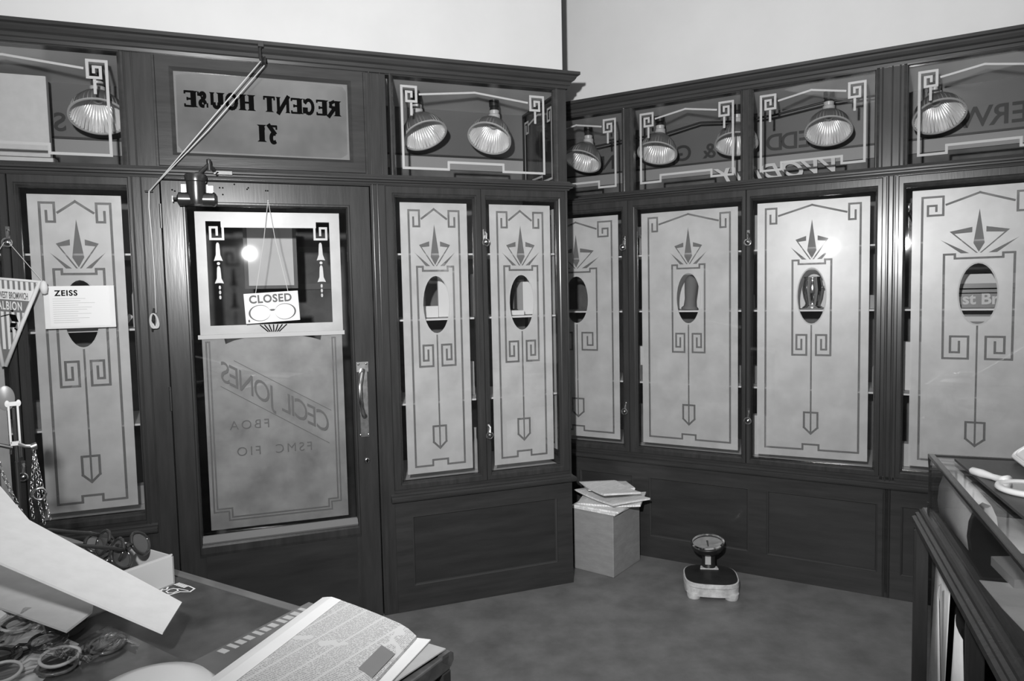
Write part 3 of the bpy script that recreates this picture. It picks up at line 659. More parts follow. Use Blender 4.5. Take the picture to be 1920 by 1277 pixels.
# ------------------------------------------------------------------ display cases behind the screens
def case(fr, x0, x1, label, dp=.55, shelf=True, strip=True):
    t = thing(fr, 'display_case', ((x0 + x1) / 2, .3, .56), label, 'display case', kind='structure')
    MB().box((x0, .06, 2.497), (x1, dp, 2.51)).build('lit_ceiling', 'case_light', t)
    MB().box((x0, .06, .575), (x1, dp, .60)).build('case_floor', 'case_light', t)
    MB().box((x0, dp, .575), (x1, dp + .02, 2.0)).build('back_panel', 'dark', t)
    if strip: MB().box((x0, dp - .02, 2.180), (x1, dp - .01, 2.245)).build('pale_strip', 'strip', t)
    MB().box((x0, dp, 1.98), (x1, dp + .02, 2.20)).build('back_panel', 'dark', t)
    MB().box((x0 - .012, .06, .575), (x0, dp, 2.5)).build('side_panel', 'case_back', t)
    if shelf:
        for zz in (.98, 1.385, 1.70):
            MB().box((x0 + .005, .10, zz - .008), (x1 - .005, dp - .05, zz)).build('shelf', 'white_card', t)
    return t
case(A, -1.80, -.975, 'shop window display case left of the door')
case(A, .04, .953, 'shop window display case right of the door')
case(B, -.96, .97, 'long shop window display case behind the right screen')
case(B, .99, 1.84, 'shop window display case behind the rightmost window')
def fascia(fr, x0, x1, letters, label, dp=.53):
    t = thing(fr, 'fascia_sign', ((x0 + x1) / 2, dp, 2.235), label, 'sign')
    MB().box((x0, dp, 2.252), (x1, dp + .012, 2.497)).build('board', 'fascia', t)
    MB().box((x0, dp - .006, 2.246), (x1, dp, 2.256)).build('lower_edge', 'fascia_text', t)
    mb = MB()
    for ch, px, pz, sz in letters:
        q_ = textmb(ch, sz, lambda x, y, z: (px - x, dp - .0015 + z, pz + y), bold=.0022); mb.add(q_.v, q_.f)
    mb.build('reversed_lettering', 'fascia_text', t)
# positions on the fascia are set behind the glass plane (perspective from the room taken out once, by measurement)
kA = lambda s_: -.528 + (s_ + .528) * 1.163
kB = lambda s_: 1.104 + (s_ - 1.104) * 1.141
fascia(A, -1.80, -.975, [('S', kA(-1.196), 2.282, .115), ('I', kA(-1.238), 2.285, .115)], 'grey fascia behind the left top light with reversed letters SI')
fascia(A, .04, .953, [], 'plain grey fascia behind the top light right of the door')
zB = 2.278
fascia(B, -.96, .97, [('U', kB(-.485), zB, .12), ('N', kB(-.42), zB, .12), ('R', kB(-.255), zB, .13), ('I', kB(-.045), zB - .02, .13), ('G', kB(.01), zB, .13), ('&', kB(.145), zB, .12), ('D', kB(.465), zB, .13), ('D', kB(.535), zB, .13), ('E', kB(.605), zB, .13)], 'long grey fascia behind the right top lights with reversed letters')
fascia(B, .99, 1.84, [('E', kB(1.462), zB + .005, .14), ('R', kB(1.392), zB + .005, .14), ('W', kB(1.300), zB + .005, .14), ('A', kB(1.232), zB + .005, .14)], 'grey fascia behind the rightmost top light with reversed letters ERWA')
# white script lettering
t = textmb('VVODiNY', .120, lambda x, y, z: (kB(.50) - x * 1.12, .47 + z, 2.112 + y), bold=.0030, shear=.45, space=1.12).build('script_lettering', 'frost_line', fr=B, org=(kB(.5), .49, 2.1))
t.data.materials[0] = M['paper']
tag(t, 'white reversed brush script low behind the third right top light', 'lettering')
# cables
mb = MB().tube([(-.9, .35, 2.40), (-.70, .34, 2.385), (-.45, .36, 2.41), (-.2, .34, 2.41), (0, .36, 2.45), (.2, .36, 2.43), (.40, .34, 2.43), (.66, .33, 2.46), (.9, .35, 2.46)], .006, 8)
tag(mb.build('lamp_cable', 'iron', fr=B, org=(0, .35, 2.4), smooth=True), 'black cable slung between the lamps behind the right top lights', 'cable')
# lamps
def lamp(fr, x, y, aim, label, zc=2.303, r=.112, m_='silver'):
    t = thing(fr, 'reflector_lamp', (x, y, 2.497), label, 'lamp', 'ribbed reflector lamps behind the top lights')
    MB().lathe([(.026, 0), (.026, -.03), (.022, -.034), (.024, -.05), (.0, -.052)], (x, y, 2.497), 18).build('socket', 'socket', t, smooth='auto')
    MB().lathe([(.020, 0), (.026, -.006), (.024, -.022), (.030, -.026), (.030, -.05), (.034, -.062)], (x, y, 2.450), 20).build('collar', 'porcelain', t, smooth='auto')
    ax = Vector(aim).normalized(); c0 = Vector((x, y, 2.394))
    prof = [(.030, .0), (.040, .008), (.066, .030), (.089, .058), (.105, .088), (r, .115), (r * 1.0, .122)]
    MB().lathe(prof, c0, 72, ax, rib=.010, nrib=36).build('shade', 'shade', t, smooth=True)
    MB().lathe([(a_ - .005, b_) for a_, b_ in prof[:-1]] + [(r - .004, .122)], c0, 264, ax, rib=.055, nrib=44).build('reflector_lining', m_, t, smooth='auto')
    MB().lathe([(r - .005, .1205), (r + .002, .1205), (r + .002, .1255), (r - .005, .1255), (r - .005, .1205)], c0, 72, ax).build('rim', 'porcelain', t, smooth='auto')
    MB().lathe([(.012, 0), (.013, .014), (.020, .028), (.018, .040), (0, .048)], c0, 20, ax).build('bulb', 'porcelain', t, smooth=True)
    return t
lamp(A, -1.106, .28, (.06, -.46, -.89), 'leftmost ribbed lamp, above the envelope window')
lamp(A, .292, .28, (.20, -.44, -.88), 'ribbed lamp aimed right, nearer the door of the pair')
lamp(A, .700, .28, (-.38, -.40, -.84), 'ribbed lamp aimed left, farther from the door of the pair')
lamp(B, -.66, .28, (-.12, -.45, -.88), 'ribbed lamp in the corner beside the end of the door screen')
lamp(B, -.21, .28, (-.02, -.40, -.90), 'ribbed lamp at the left of the second right top light')
lamp(B, .223, .28, (.05, -.38, -.92), 'ribbed lamp half hidden by the narrow post of the right screen')
lamp(B, .683, .28, (.04, -.48, -.87), 'ribbed lamp centred above the jug window')
lamp(B, 1.150, .28, (.16, -.52, -.84), 'brightest ribbed lamp, at far right beside the reversed letters')

# ------------------------------------------------------------------ goods in the display cases
def item(fr, name, mbx, m_, org, label, cat, **k): return tag(mbx.build(name, m_, fr=fr, org=org, **k), label, cat)
def cbox(fr, name, a, b, m_, label, cat='box'): return item(fr, name, MB().box(a, b), m_, ((a[0] + b[0]) / 2, (a[1] + b[1]) / 2, a[2]), label, cat, bevel=.003)
cbox(A, 'display_card', (-1.78, .30, 2.06 + .06), (-1.30, .34, 2.46), 'grey_card', 'large pale box standing behind the left top light')
cbox(A, 'display_carton', (-1.78, .30, 2.002), (-1.285, .36, 2.118), 'grey_card', 'low pale carton under the large box behind the left top light')
cbox(A, 'display_card', (.365, .24, 1.387), (.47, .26, 1.66), 'white_card', 'tall white card behind the oval of the window right of the door', 'card')
cbox(A, 'white_block', (.27, .22, 1.387), (.36, .25, 1.445), 'white_card', 'low white block on the shelf right of the door', 'block')
cbox(A, 'white_carton', (.825, .24, 1.387), (.93, .34, 1.56), 'white_card', 'white carton behind the oval of the end window')
cbox(A, 'white_tray', (.68, .16, 1.387), (.80, .24, 1.412), 'white_card', 'small white tray on the shelf behind the end window', 'tray')
item(A, 'display_column', MB().lathe([(.03, 0), (.03, .02), (.018, .03), (.018, .22), (.03, .24), (.03, .25)], (.80, .32, 1.387), 18, cap=True), 'iron', (.80, .32, 1.387), 'dark column stand behind the oval of the end window', 'stand', smooth='auto')
item(A, 'diagonal_batten', MB().tube([(-1.26, .20, 1.12), (-1.02, .24, 1.44)], .012, 6), 'white_card', (-1.2, .2, 1.2), 'pale slanting stick behind the envelope window', 'stick')
# dark bust (B2), against a white panel
t = thing(B, 'display_bust', (-.02, .20, 1.387), 'dark neck shaped display bust behind the oval above the newspapers', 'bust')
MB().lathe([(.045, 0), (.047, .01), (.034, .022), (.030, .06), (.034, .11), (.036, .15), (.030, .175), (.018, .19), (0, .195)], (-.02, .20, 1.387), 24, (.06, 0, 1), cap=True).build('bust_body', 'case_back', t, smooth=True)
cbox(B, 'white_screen', (-.20, .34, 1.387), (.16, .355, 1.62), 'white_card', 'white screen behind the dark display bust', 'card')
cbox(B, 'grey_case', (-.18, .25, .985), (.12, .40, 1.30), 'fascia', 'grey case on the lower shelf above the newspapers')
# jug
t = thing(B, 'metal_jug', (.63, .17, 1.387), 'shiny metal jug behind the oval of the window it stands in', 'jug')
MB().lathe([(.0, 0), (.048, 0), (.050, .008), (.038, .018), (.034, .03), (.044, .06), (.050, .10), (.044, .14), (.040, .155), (.046, .165), (.042, .165), (.036, .150)], (.625, .17, 1.387), 32).build('jug_body', 'chrome', t, smooth=True)
MB().tube([(.664, .17, 1.50), (.700, .17, 1.495), (.712, .17, 1.45), (.700, .17, 1.40), (.672, .17, 1.385)], .0065, 10).build('jug_handle', 'chrome', t, smooth=True)
cbox(B, 'white_backdrop', (.42, .30, 1.387), (.86, .315, 1.66), 'white_card', 'white backdrop card behind the metal jug', 'card')
# banner (B4)
t = thing(B, 'printed_banner', (1.33, .30, 1.24), 'grey banner with pale lettering seen through the rightmost oval', 'banner')
MB().box((1.10, .30, 1.30), (1.56, .31, 1.545)).build('banner_cloth', 'fascia', t)
MB().box((1.10, .295, 1.50), (1.56, .30, 1.545)).box((1.10, .295, 1.318), (1.56, .30, 1.342)).build('pale_stripe', 'white_card', t)
MB().box((1.10, .294, 1.472), (1.56, .30, 1.478)).box((1.10, .294, 1.452), (1.56, .30, 1.456)).build('dark_stripe', 'ink', t)
textmb('ust Br', .075, lambda x, y, z: (1.335 + x, .298 + z, 1.402 + y), bold=.0020).build('lettering', 'paper', t)
# assorted goods seen through the clear margins
rnd = random.Random(3)
gk = ['spectacle_case', 'small_carton', 'display_bottle']
spots = [(A, .10, 1.0), (A, .49, 1.0), (A, .53, .62), (A, .93, 1.0), (A, .50, 1.387), (A, .92, 1.70), (A, -1.34, 1.0), (A, -.99, .62), (A, -.99, 1.387), (A, -1.34, 1.70),
         (B, -.33, 1.0), (B, -.33, .62), (B, -.25, 1.0), (B, .31, 1.0), (B, .31, 1.387), (B, .31, .62), (B, .37, .62), (B, .92, 1.0), (B, .92, 1.387), (B, 1.05, 1.0), (B, 1.05, 1.70), (B, 1.05, .62), (B, .37, 1.70), (B, -.33, 1.70)]
side = {id(A): 'door screen', id(B): 'right screen'}
lev = {1.0: 'second shelf', .62: 'case floor', 1.387: 'third shelf', 1.70: 'top shelf'}
for i, (f_, x_, z_) in enumerate(spots):
    z0 = z_ if z_ > .9 else .602
    if z_ == 1.0: z0 = .982
    g_ = ['white_card', 'case_back', 'grey_card', 'dark', 'paper_grey', 'chrome'][rnd.randrange(6)]
    wd, hh = rnd.uniform(.03, .07), rnd.uniform(.08, .24)
    yy = .20 + .05 * (i % 2)
    if i % 3 == 2:
        mbx = MB().lathe([(wd * .5, 0), (wd * .52, hh * .1), (wd * .5, hh * .6), (wd * .2, hh * .75), (wd * .2, hh * .95), (wd * .24, hh)], (x_, yy, z0), 18, cap=True)
        nm, ct = 'display_bottle', 'bottle'
    elif i % 3 == 1:
        mbx = MB().box((x_ - wd, yy - .03, z0), (x_ + wd, yy + .03, z0 + hh)); nm, ct = 'display_carton', 'box'
    else:
        mbx = MB().slab([(x_ - wd, yy - .02), (x_ - wd * .8, yy - .035), (x_ + wd * .8, yy - .035), (x_ + wd, yy - .02), (x_ + wd, yy + .03), (x_ - wd, yy + .03)], z0, z0 + hh * .5); nm, ct = 'spectacle_case', 'case'
    o = mbx.build(nm, g_, fr=f_, org=(x_, yy, z0), smooth='auto')
    tag(o, 'part hidden %s behind the frosted glass of the %s' % (ct, side[id(f_)]), ct, 'goods glimpsed at the clear margins of the %s' % side[id(f_)])

# ------------------------------------------------------------------ porch beyond the door
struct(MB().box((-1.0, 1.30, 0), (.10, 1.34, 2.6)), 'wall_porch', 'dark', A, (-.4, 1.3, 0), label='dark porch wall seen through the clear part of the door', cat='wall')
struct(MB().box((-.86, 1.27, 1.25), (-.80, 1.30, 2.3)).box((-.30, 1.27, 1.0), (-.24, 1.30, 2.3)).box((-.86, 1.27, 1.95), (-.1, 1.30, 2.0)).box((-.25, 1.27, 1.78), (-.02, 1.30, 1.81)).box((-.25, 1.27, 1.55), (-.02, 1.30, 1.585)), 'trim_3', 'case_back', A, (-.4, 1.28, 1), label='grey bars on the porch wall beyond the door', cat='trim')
t = thing(A, 'framed_notice', (-.41, .45, 1.55), 'pale framed notice seen through the door glass behind the CLOSED sign', 'notice')
MB().frame((-.548, 1.548, -.300, 1.880), (-.530, 1.564, -.318, 1.862), [(0, .47), (0, .45), (1, .45), (1, .46)]).build('frame', 'case_back', t)
MB().box((-.530, .455, 1.564), (-.318, .46, 1.862)).build('sheet', 'paper', t)

# ------------------------------------------------------------------ floor things
# cardboard box with newspapers
BX = Fr((.507, 3.617, 0), math.radians(90 - 127.3 + 180))
bt = thing(BX, 'cardboard_box', (.12, -.16, 0), 'tall plain cardboard box under the newspapers in the corner', 'box')
MB().box((0, -.30, 0), (.245, 0, .335)).build('box_body', 'card_brown', bt, bevel=.004)
BXN = .335
def newspaper(fr, org, wd, dp, ang, z, label, th=.012, m_='news_old', bend=.01, group=None):
    t = thing(fr, 'newspaper', (org[0], org[1], z), label, 'newspaper', group)
    ca, sa = math.cos(ang), math.sin(ang); nx = 10
    top = MB(); 
    def pt(u, v, h):
        x = (u - .5) * wd; y = (v - .5) * dp; zz = z + h + bend * (4 * (u - .5) ** 2) * .5
        return (org[0] + x * ca - y * sa, org[1] + x * sa + y * ca, zz)
    rings = []
    for i in range(nx + 1):
        u = i / nx; f_ = min(1, (1 - u) * 7 + .35)
        rings.append([pt(u, 0, 0), pt(u, 1, 0), pt(u, 1, th * f_), pt(u, 0, th * f_)])
    mbx = MB().loft(rings); o = mbx.build('folded_pages', m_, t); return t
zz = BXN + .001
for i, (dx_, dy_, ang, wd, dp, tx, ty, lab) in enumerate([
        (.12, -.15, .0, .27, .32, 0, 0, 'newspaper lying flat at the bottom of the pile on the box'),
        (.12, -.15, .06, .28, .31, 0, 0, 'second newspaper from the bottom of the pile on the box'),
        (.10, -.17, .35, .34, .26, 0, .03, 'newspaper jutting out sideways in the middle of the pile on the box'),
        (.10, -.16, -.40, .35, .25, .03, -.02, 'newspaper turned slantwise under the two top ones on the box'),
        (.16, -.22, .75, .26, .22, .07, .03, 'newspaper on top of the pile nearest the front of the box'),
        (.09, -.12, -.55, .28, .22, .06, -.05, 'topmost newspaper at the back of the pile on the box')]):
    t = newspaper(BX, (dx_, dy_), wd, dp, ang, zz, lab, th=.010, bend=.016 if i > 1 else .0)
    t.rotation_euler = (tx, ty, BX.rz); zz += .0105 + (.014 if i > 1 else 0)
# bathroom scale
SC = Fr((.965, 3.44, 0), math.radians(-10))
t = thing(SC, 'bathroom_scale', (0, 0, 0), 'old cream bathroom scale with round dial on the floor', 'scale')
def sup(a_, b_, e_, n=40): return [(a_ * math.copysign(abs(math.cos(x)) ** e_, math.cos(x)), b_ * math.copysign(abs(math.sin(x)) ** e_, math.sin(x))) for x in [2 * PI * i / n for i in range(n)]]
mb = MB(); bot = sup(.130, .128, .62); top = sup(.132, .130, .62)
mb.loft([[(x, y, .018) for x, y in bot], [(x, y, .058) for x, y in top]]); 
for s1 in (-1, 1):
    for s2 in (-1, 1): mb.lathe([(.030, 0), (.034, .01), (.036, .03)], (s1 * .088, s2 * .088, 0), 16, cap=True)
mb.build('scale_base', 'worn_white', t, smooth='auto')
mb = MB(); mb.loft([[(x, y, .060) for x, y in sup(.126, .124, .62)], [(x, y, .060) for x, y in sup(.131, .129, .62)], [(x, y, .078) for x, y in sup(.131, .129, .62)], [(x, y, .080) for x, y in sup(.127, .125, .62)]]); mb.build('platform_rim', 'worn_white', t, smooth='auto')
mb = MB(); mb.loft([[(x, y, .079) for x, y in sup(.126, .124, .62)], [(x, y, .0815) for x, y in sup(.124, .122, .62)]]); mb.build('rubber_mat', 'rubber', t)
MB().tube([(0, .095, .08), (0, .105, .12), (0, .115, .165)], [.034, .032, .038], 20).build('neck', 'iron', t, smooth='auto')
MB().slab([(-.045, .062), (.045, .066), (.040, .098), (-.040, .098)], .081, .087).build('neck_collar', 'worn_white', t)
MB().box((-.020, .0665, .105), (.008, .0700, .150)).build('maker_plate', 'lcd', t)
dax = Vector((-.10, -.16, 1)).normalized(); dc = Vector((0, .115, .165))
dial = MB().lathe([(.03, -.012), (.060, -.004), (.080, .018), (.084, .036), (.078, .044), (.074, .042)], dc, 40, dax).build('dial_housing', 'iron', t, smooth='auto')
MB().lathe([(.001, .034), (.075, .034)], dc, 40, dax, cap=True).build('dial_face', 'plastic_white', dial)
MB().lathe([(.074, .040), (.082, .038), (.084, .046), (.076, .050), (.074, .040)], dc, 40, dax).build('dial_rim', 'chrome', dial, smooth='auto')
MB().lathe([(0, .047), (.050, .0465), (.075, .044)], dc, 40, dax).build('dial_glass', 'glass', dial, smooth=True)
q_ = Vector((0, 0, 1)).rotation_difference(dax)
nd = MB().prism([(0, 0)] * 3, 0, 0) if False else MB()
nd.loft([[dc + q_ @ Vector((x, y, z)) for x, y in ((-.003, -.03), (.003, -.03), (.005, .03), (-.005, .03))] for z in (.0355, .037)]); nd.build('pointer', 'ink_soft', dial)

# ------------------------------------------------------------------ left counter
LC = Fr((-.111, 1.118, 0), math.radians(149))
TOP = .92
t = thing(LC, 'glass_counter', (.8, .3, 0), 'dark glass sided counter in the left foreground', 'counter')
MB().box((.0, 0, TOP - .030), (1.75, .60, TOP - .002)).build('top_slab', 'counter_wood', t, bevel=.003)
MB().box((.030, .024, TOP - .002), (1.74, .58, TOP)).build('counter_top', 'counter_top', t)
MB().extr_x([(.0, TOP - .026), (-.008, TOP - .018), (-.008, TOP - .006), (0, TOP), (.022, TOP + .001), (.022, TOP - .01)], 0, 1.75).build('edge_moulding', 'counter_wood', t)
for x_, y_ in ((.0, .0), (.0, .578), (1.728, 0), (1.728, .578)): MB().box((x_, y_, .45), (x_ + .022, y_ + .022, TOP - .03)).build('corner_post', 'wood_v', t, bevel=.002)

MB().box((.022, .006, .45), (1.73, .010, TOP - .03)).box((.006, .022, .45), (.010, .58, TOP - .03)).build('glass_side', 'glass', t)
MB().box((.0, .0, .0), (1.75, .60, .45)).build('base_cabinet', 'wood_panel', t, bevel=.003)
MB().box((.02, .03, .68), (1.73, .57, .688)).build('glass_shelf', 'glass', t)
def lcp(u, v, z): return (u, v, z)
# newspaper and papers
t = thing(LC, 'magazine', (.2, .12, TOP), 'dark magazine with a row of pale letters under the newspaper', 'magazine')
MB().slab([(.338, -.012), (.10, .0), (.07, .35), (.335, .36)], TOP, TOP + .006).build('cover', 'dark', t)
mb = MB()
for i in range(11):
    v0 = .012 + i * .017; mb.slab([(.312, v0), (.330, v0 + .001), (.330, v0 + .012), (.312, v0 + .011)] if i % 3 else [(.310, v0), (.332, v0 + .001), (.332, v0 + .009), (.310, v0 + .008)], TOP + .006, TOP + .0066)
mb.build('cover_lettering', 'paper_grey', t)
t = thing(LC, 'loose_papers', (.08, .15, TOP), 'crumpled loose papers under the right edge of the counter newspaper', 'paper')
rr = random.Random(5)
for i, (a_, b_, h_) in enumerate([((.045, .008), .05, .003), ((.025, .006), -.10, .006), ((.060, .000), .16, .010)]):
    x_, y_ = a_; c_, s_ = math.cos(b_), math.sin(b_)
    pts = [(0, 0), (.10, .01), (.11, .24), (-.01, .24)]
    MB().slab([(x_ + p * c_ - q2 * s_ - .02, y_ + p * s_ + q2 * c_) for p, q2 in pts], TOP + h_ - .002, TOP + h_).build('sheet', ['paper', 'paper_grey', 'paper'][i], t)
NF = Fr(LC.w((.185, .13, 0)), LC.rz + math.radians(180))
t = thing(NF, 'newspaper', (0, 0, TOP + .011), 'large folded newspaper on the left counter, nearest the viewer', 'newspaper')
rings = []
for i in range(13):
    u = i / 12; x_ = -.122 + .246 * u; th = .014 * min(1, .35 + (1 - u) * 6) * min(1, .5 + u * 5); sag = .003 * math.sin(PI * u)
    sk = -.012 + .03 * u
    SH = .337 * .23
    rings.append([(x_ + SH, -.20 + 0, TOP + .011), (x_, .137 - sk, TOP + .011), (x_, .137 - sk, TOP + .011 + th + sag), (x_ + SH, -.20, TOP + .011 + th + sag)])
MB().loft(rings).build('folded_pages', 'news', t, smooth=False)
MB().loft([[(-.121, y, z) for y, z in ((-.198, 0), (.14, 0))] + [(-.121, .14, 0), (-.121, -.198, 0)]] * 0) if False else None
mb = MB()
top_z = lambda u: TOP + .011 + .014 * min(1, .35 + (1 - u) * 6) * min(1, .5 + u * 5) + .003 * math.sin(PI * u) + .0006
for (u0, u1, v0, v1, m_) in ((.0, .22, -.2, .136, 'paper'),):
    n_ = 4; rg = []
    for i in range(n_ + 1):
        u = u0 + (u1 - u0) * i / n_; x_ = -.122 + .246 * u; sk = -.012 + .03 * u
        rg.append([(x_ + .077, v0, top_z(u)), (x_, v1 - sk, top_z(u)), (x_, v1 - sk, top_z(u) + .0006), (x_ + .077, v0, top_z(u) + .0006)])
    mb.loft(rg)
mb.build('blank_margin', 'paper', t, label='white unprinted margin')
for (u0, u1, v0, v1) in ((.86, .97, -.02, .05), (.84, .96, -.13, -.06)):
    mb = MB().add([(-.122 + .246 * u + (.137 - v) * .23, v, top_z(u) + .001) for u, v in ((u0, v0), (u1, v0), (u1, v1), (u0, v1))], [(0, 1, 2, 3)])
    mb.build('printed_picture', 'case_back', t)
# white dish
t = MB().lathe([(0, .034), (.05, .032), (.080, .022), (.094, .006), (.096, 0), (.090, 0), (.074, .018), (0, .028)], (0, 0, 0), 48)
t = t.build('round_dish', 'plastic_white', fr=Fr((-.530, .980, TOP + .0005), 0), smooth=True); tag(t, 'upturned white round dish at the bottom edge of the photo', 'dish')
# sticker
t = thing(LC, 'counter_sticker', (.64, .066, TOP), 'pale outlined spectacles logo sticker on the counter beside the tray', 'sticker')
SX = lambda u, v: (.664 - u * .070, .040 + v * .052)
polys = []
polys += [[SX(x, y) for x, y in p] for p in line([(.0, .62), (.28, .98), (.66, .92), (.72, .55), (.98, .36), (.90, .10), (.62, .05)], .055)]
polys += [[SX(x, y) for x, y in p] for p in line([(.12, .52), (.22, .66), (.10, .9)], .06)]
polys += [[SX(x, y) for x, y in p] for p in line([(.30, .60), (.34, .78), (.50, .84), (.62, .74), (.60, .52), (.46, .44), (.34, .48)], .05, True)]
polys += [[SX(x, y) for x, y in p] for p in line([(.48, .40), (.86, .34)], .04)]
for i in range(6): polys.append([SX(x, y) for x, y in rect(.10 + i * .085, .02, .16 + i * .085, .26)])
mb = sheet(polys); mb.v = [(x, z, TOP + .0006) for x, _, z in mb.v]; mb.build('printed_outline', 'paper', t)
# spectacles builder
def spectacles(name, loc, rz, tiltx, label, frame_m='plastic_dark', lens_m='lens', open_=True, s=1.0, group=None, rough_r=.0026, cat='spectacles', roty=0):
    t = bpy.data.objects.new(name, None); COL.objects.link(t); t.location = loc; t.rotation_euler = (tiltx, roty, rz); t.empty_display_size = .03
    ORG[t] = Vector((0, 0, 0)); tag(t, label, cat, group)
    fr_ = MB()
    for sd in (-1, 1):
        ring = [(s * (sd * .034 + .026 * math.cos(a_) * (1 + .10 * sd * math.cos(a_))), 0, s * (.024 + .021 * math.sin(a_) * (1 - .06 * math.cos(2 * a_)))) for a_ in [2 * PI * i / 28 for i in range(28)]]
        fr_.tube(ring, rough_r * s, 8, closed=True)
        ln = MB(); ln.loft([[(x, -.0006, z) for x, _, z in ring], [(x, .0006, z) for x, _, z in ring]])
        ln.build('lens', lens_m, t)
    fr_.tube([(-.010 * s, 0, .030 * s), (0, -.002, .034 * s), (.010 * s, 0, .030 * s)], rough_r * s, 8)
    fr_.build('front_frame', frame_m, t, smooth=True)
    for sd in (-1, 1):
        ar = MB(); x0 = sd * .062 * s
        if open_: pts = [(x0, 0, .032 * s), (x0, .02 * s, .033 * s), (x0 * .98, .09 * s, .030 * s), (x0 * .95, .118 * s, .018 * s), (x0 * .93, .130 * s, .004 * s)]
        else: pts = [(x0, 0, .032 * s), (x0 * .9, .010 * s, .033 * s), (-x0 * .5, .014 * s + .004 * sd, .028 * s), (-x0 * 1.0, .016 * s + .004 * sd, .010 * s)]
        ar.tube(pts, [rough_r * s * 1.3, rough_r * s * 1.2, rough_r * s, rough_r * s * 1.1, rough_r * s * 1.1][:len(pts)], 8); ar.build('temple_arm', frame_m, t, smooth=True)
    return t
# tray with sunglasses
t = thing(LC, 'card_tray', (.745, .14, TOP), 'open white card tray of sunglasses on the left counter', 'tray')
a_, b_, c_, e_, zt_ = .658, .835, .050, .225, TOP + .060
MB().box((a_, c_, TOP), (b_, e_, TOP + .003)).build('tray_floor', 'tray_card', t)
MB().box((a_, c_, TOP), (a_ + .003, e_, zt_)).box((a_ + .003, c_, TOP), (a_ + .006, e_ - .02, zt_ + .003)).box((b_ - .003, c_, TOP), (b_, e_, zt_)).box((a_, c_, TOP), (b_, c_ + .003, zt_)).box((a_, e_ - .003, TOP), (b_, e_, zt_)).build('tray_wall', 'tray_card', t)
for i, (u, v, z_, rz_, lab, fm) in enumerate([(.70, .10, .045, 1.6, 'dark sunglasses nearest the right end of the card tray', 'plastic_dark'), (.745, .14, .052, 2.4, 'dark sunglasses lying across the middle of the card tray', 'plastic_dark'), (.79, .15, .050, 1.1, 'sunglasses at the left end of the card tray, frames upward', 'plastic_dark')]):
    p = LC.w((u, v, TOP + z_ + .014)); spectacles('sunglasses', p, rz_, [-.5, .4, -.9][i], lab, fm, 'lens_dark', True, 1.08, rough_r=.0032, cat='sunglasses')
# tilted cardboard sheets (outline in world coordinates)
BOARD1 = [(-0.571, 1.170, 0.985), (-0.550, 1.062, 0.985), (-0.823, 1.102, 1.086), (-0.888, 1.112, 1.110), (-1.248, 1.556, 1.213), (-1.012, 1.370, 1.138), (-0.894, 1.275, 1.100)]
BOARD2 = [(-1.277, 1.601, 0.962), (-1.100, 1.475, 0.962), (-0.769, 1.255, 0.962), (-0.738, 1.194, 0.962), (-0.737, 1.170, 0.962), (-0.737, 1.122, 0.962), (-0.914, 1.217, 0.962), (-1.027, 1.277, 0.962)]
SHEET3 = [(-1.069, 1.343, 0.932), (-0.792, 1.199, 0.932), (-0.742, 1.163, 0.932), (-0.728, 1.226, 0.932), (-0.448, 1.038, 0.932), (-0.419, 0.987, 0.932), (-0.654, 0.956, 0.932), (-0.808, 1.002, 0.932)]
# 1.1 [-0.82296506  1.1022493   1.08586111] [-1.01206436  1.36964751  1.13757011] [-1.24794381  1.55627646  1.21313731]
# 1.06 [-0.82296506  1.1022493   1.08586111] [-1.01206436  1.36964751  1.13757011] [-1.24794381  1.55627646  1.21313731]
# 1.02 [-0.82296506  1.1022493   1.08586111] [-1.01206436  1.36964751  1.13757011] [-1.24794381  1.55627646  1.21313731]
def boards(name, pts, th, m_, label, cat):
    o = Vector(pts[0]); mb = sheet3([Vector(p) - o for p in pts], th)
    return tag(mb.build(name, m_, fr=Fr(o, 0)), label, cat)
boards('cardboard_sheet', BOARD1, .004, 'grey_card', 'large pale cardboard sheet tilted up across the left counter', 'cardboard')
boards('cardboard_sheet', BOARD2, .004, 'grey_card', 'shorter grey cardboard sheet lying beneath the big tilted one', 'cardboard')
boards('support_box', [(-.98, 1.35, .92), (-.87, 1.28, .92), (-.92, 1.21, .92), (-1.03, 1.28, .92)], .040, 'white_card', 'flat white box propping up the cardboard sheets', 'box')
boards('paper_sheet', [(-1.069, 1.343, .921), (-.80, 1.199, .921), (-.742, 1.163, .921), (-.66, 1.04, .921), (-.70, .93, .921), (-1.0, .98, .921)], .001, 'paper', 'white paper under the heap of spectacles at the lower left', 'paper')
t = boards('plastic_sleeve', [(-.742, 1.163, .923), (-.728, 1.226, .923), (-.448, 1.038, .923), (-.50, .96, .923), (-.72, .98, .923)], .0015, mat('grey_sleeve', .10, .15, noise=.4, nscale=9, coat=.6), 'shiny grey plastic sleeve at the bottom left of the counter', 'sleeve')
hp = [(-.99, 1.20, .3, 'leftmost spectacles of the heap, in clear wrapping'), (-.93, 1.13, .1, 'second spectacles from the left in the heap'), (-.88, 1.16, .5, 'spectacles at the back of the heap under the cardboard'), (-.85, 1.06, .2, 'dark spectacles low in the middle of the heap'), (-.79, 1.10, .45, 'spectacles in the middle of the heap beside the sleeve'), (-.74, 1.04, .25, 'spectacles lying half on the grey sleeve'), (-.68, 1.09, .6, 'rightmost spectacles of the heap, on the grey sleeve')]
for i, (x, y, rz_, lab) in enumerate(hp):
    spectacles('spectacles', (x, y, .930 + .004 * (i % 3)), rz_ + .4, -1.35, lab, ['plastic_tort', 'plastic_dark', 'lcd'][i % 3], 'sleeve' if i % 2 else 'lens', False, 1.05, 'folded spectacles heaped at the lower left')
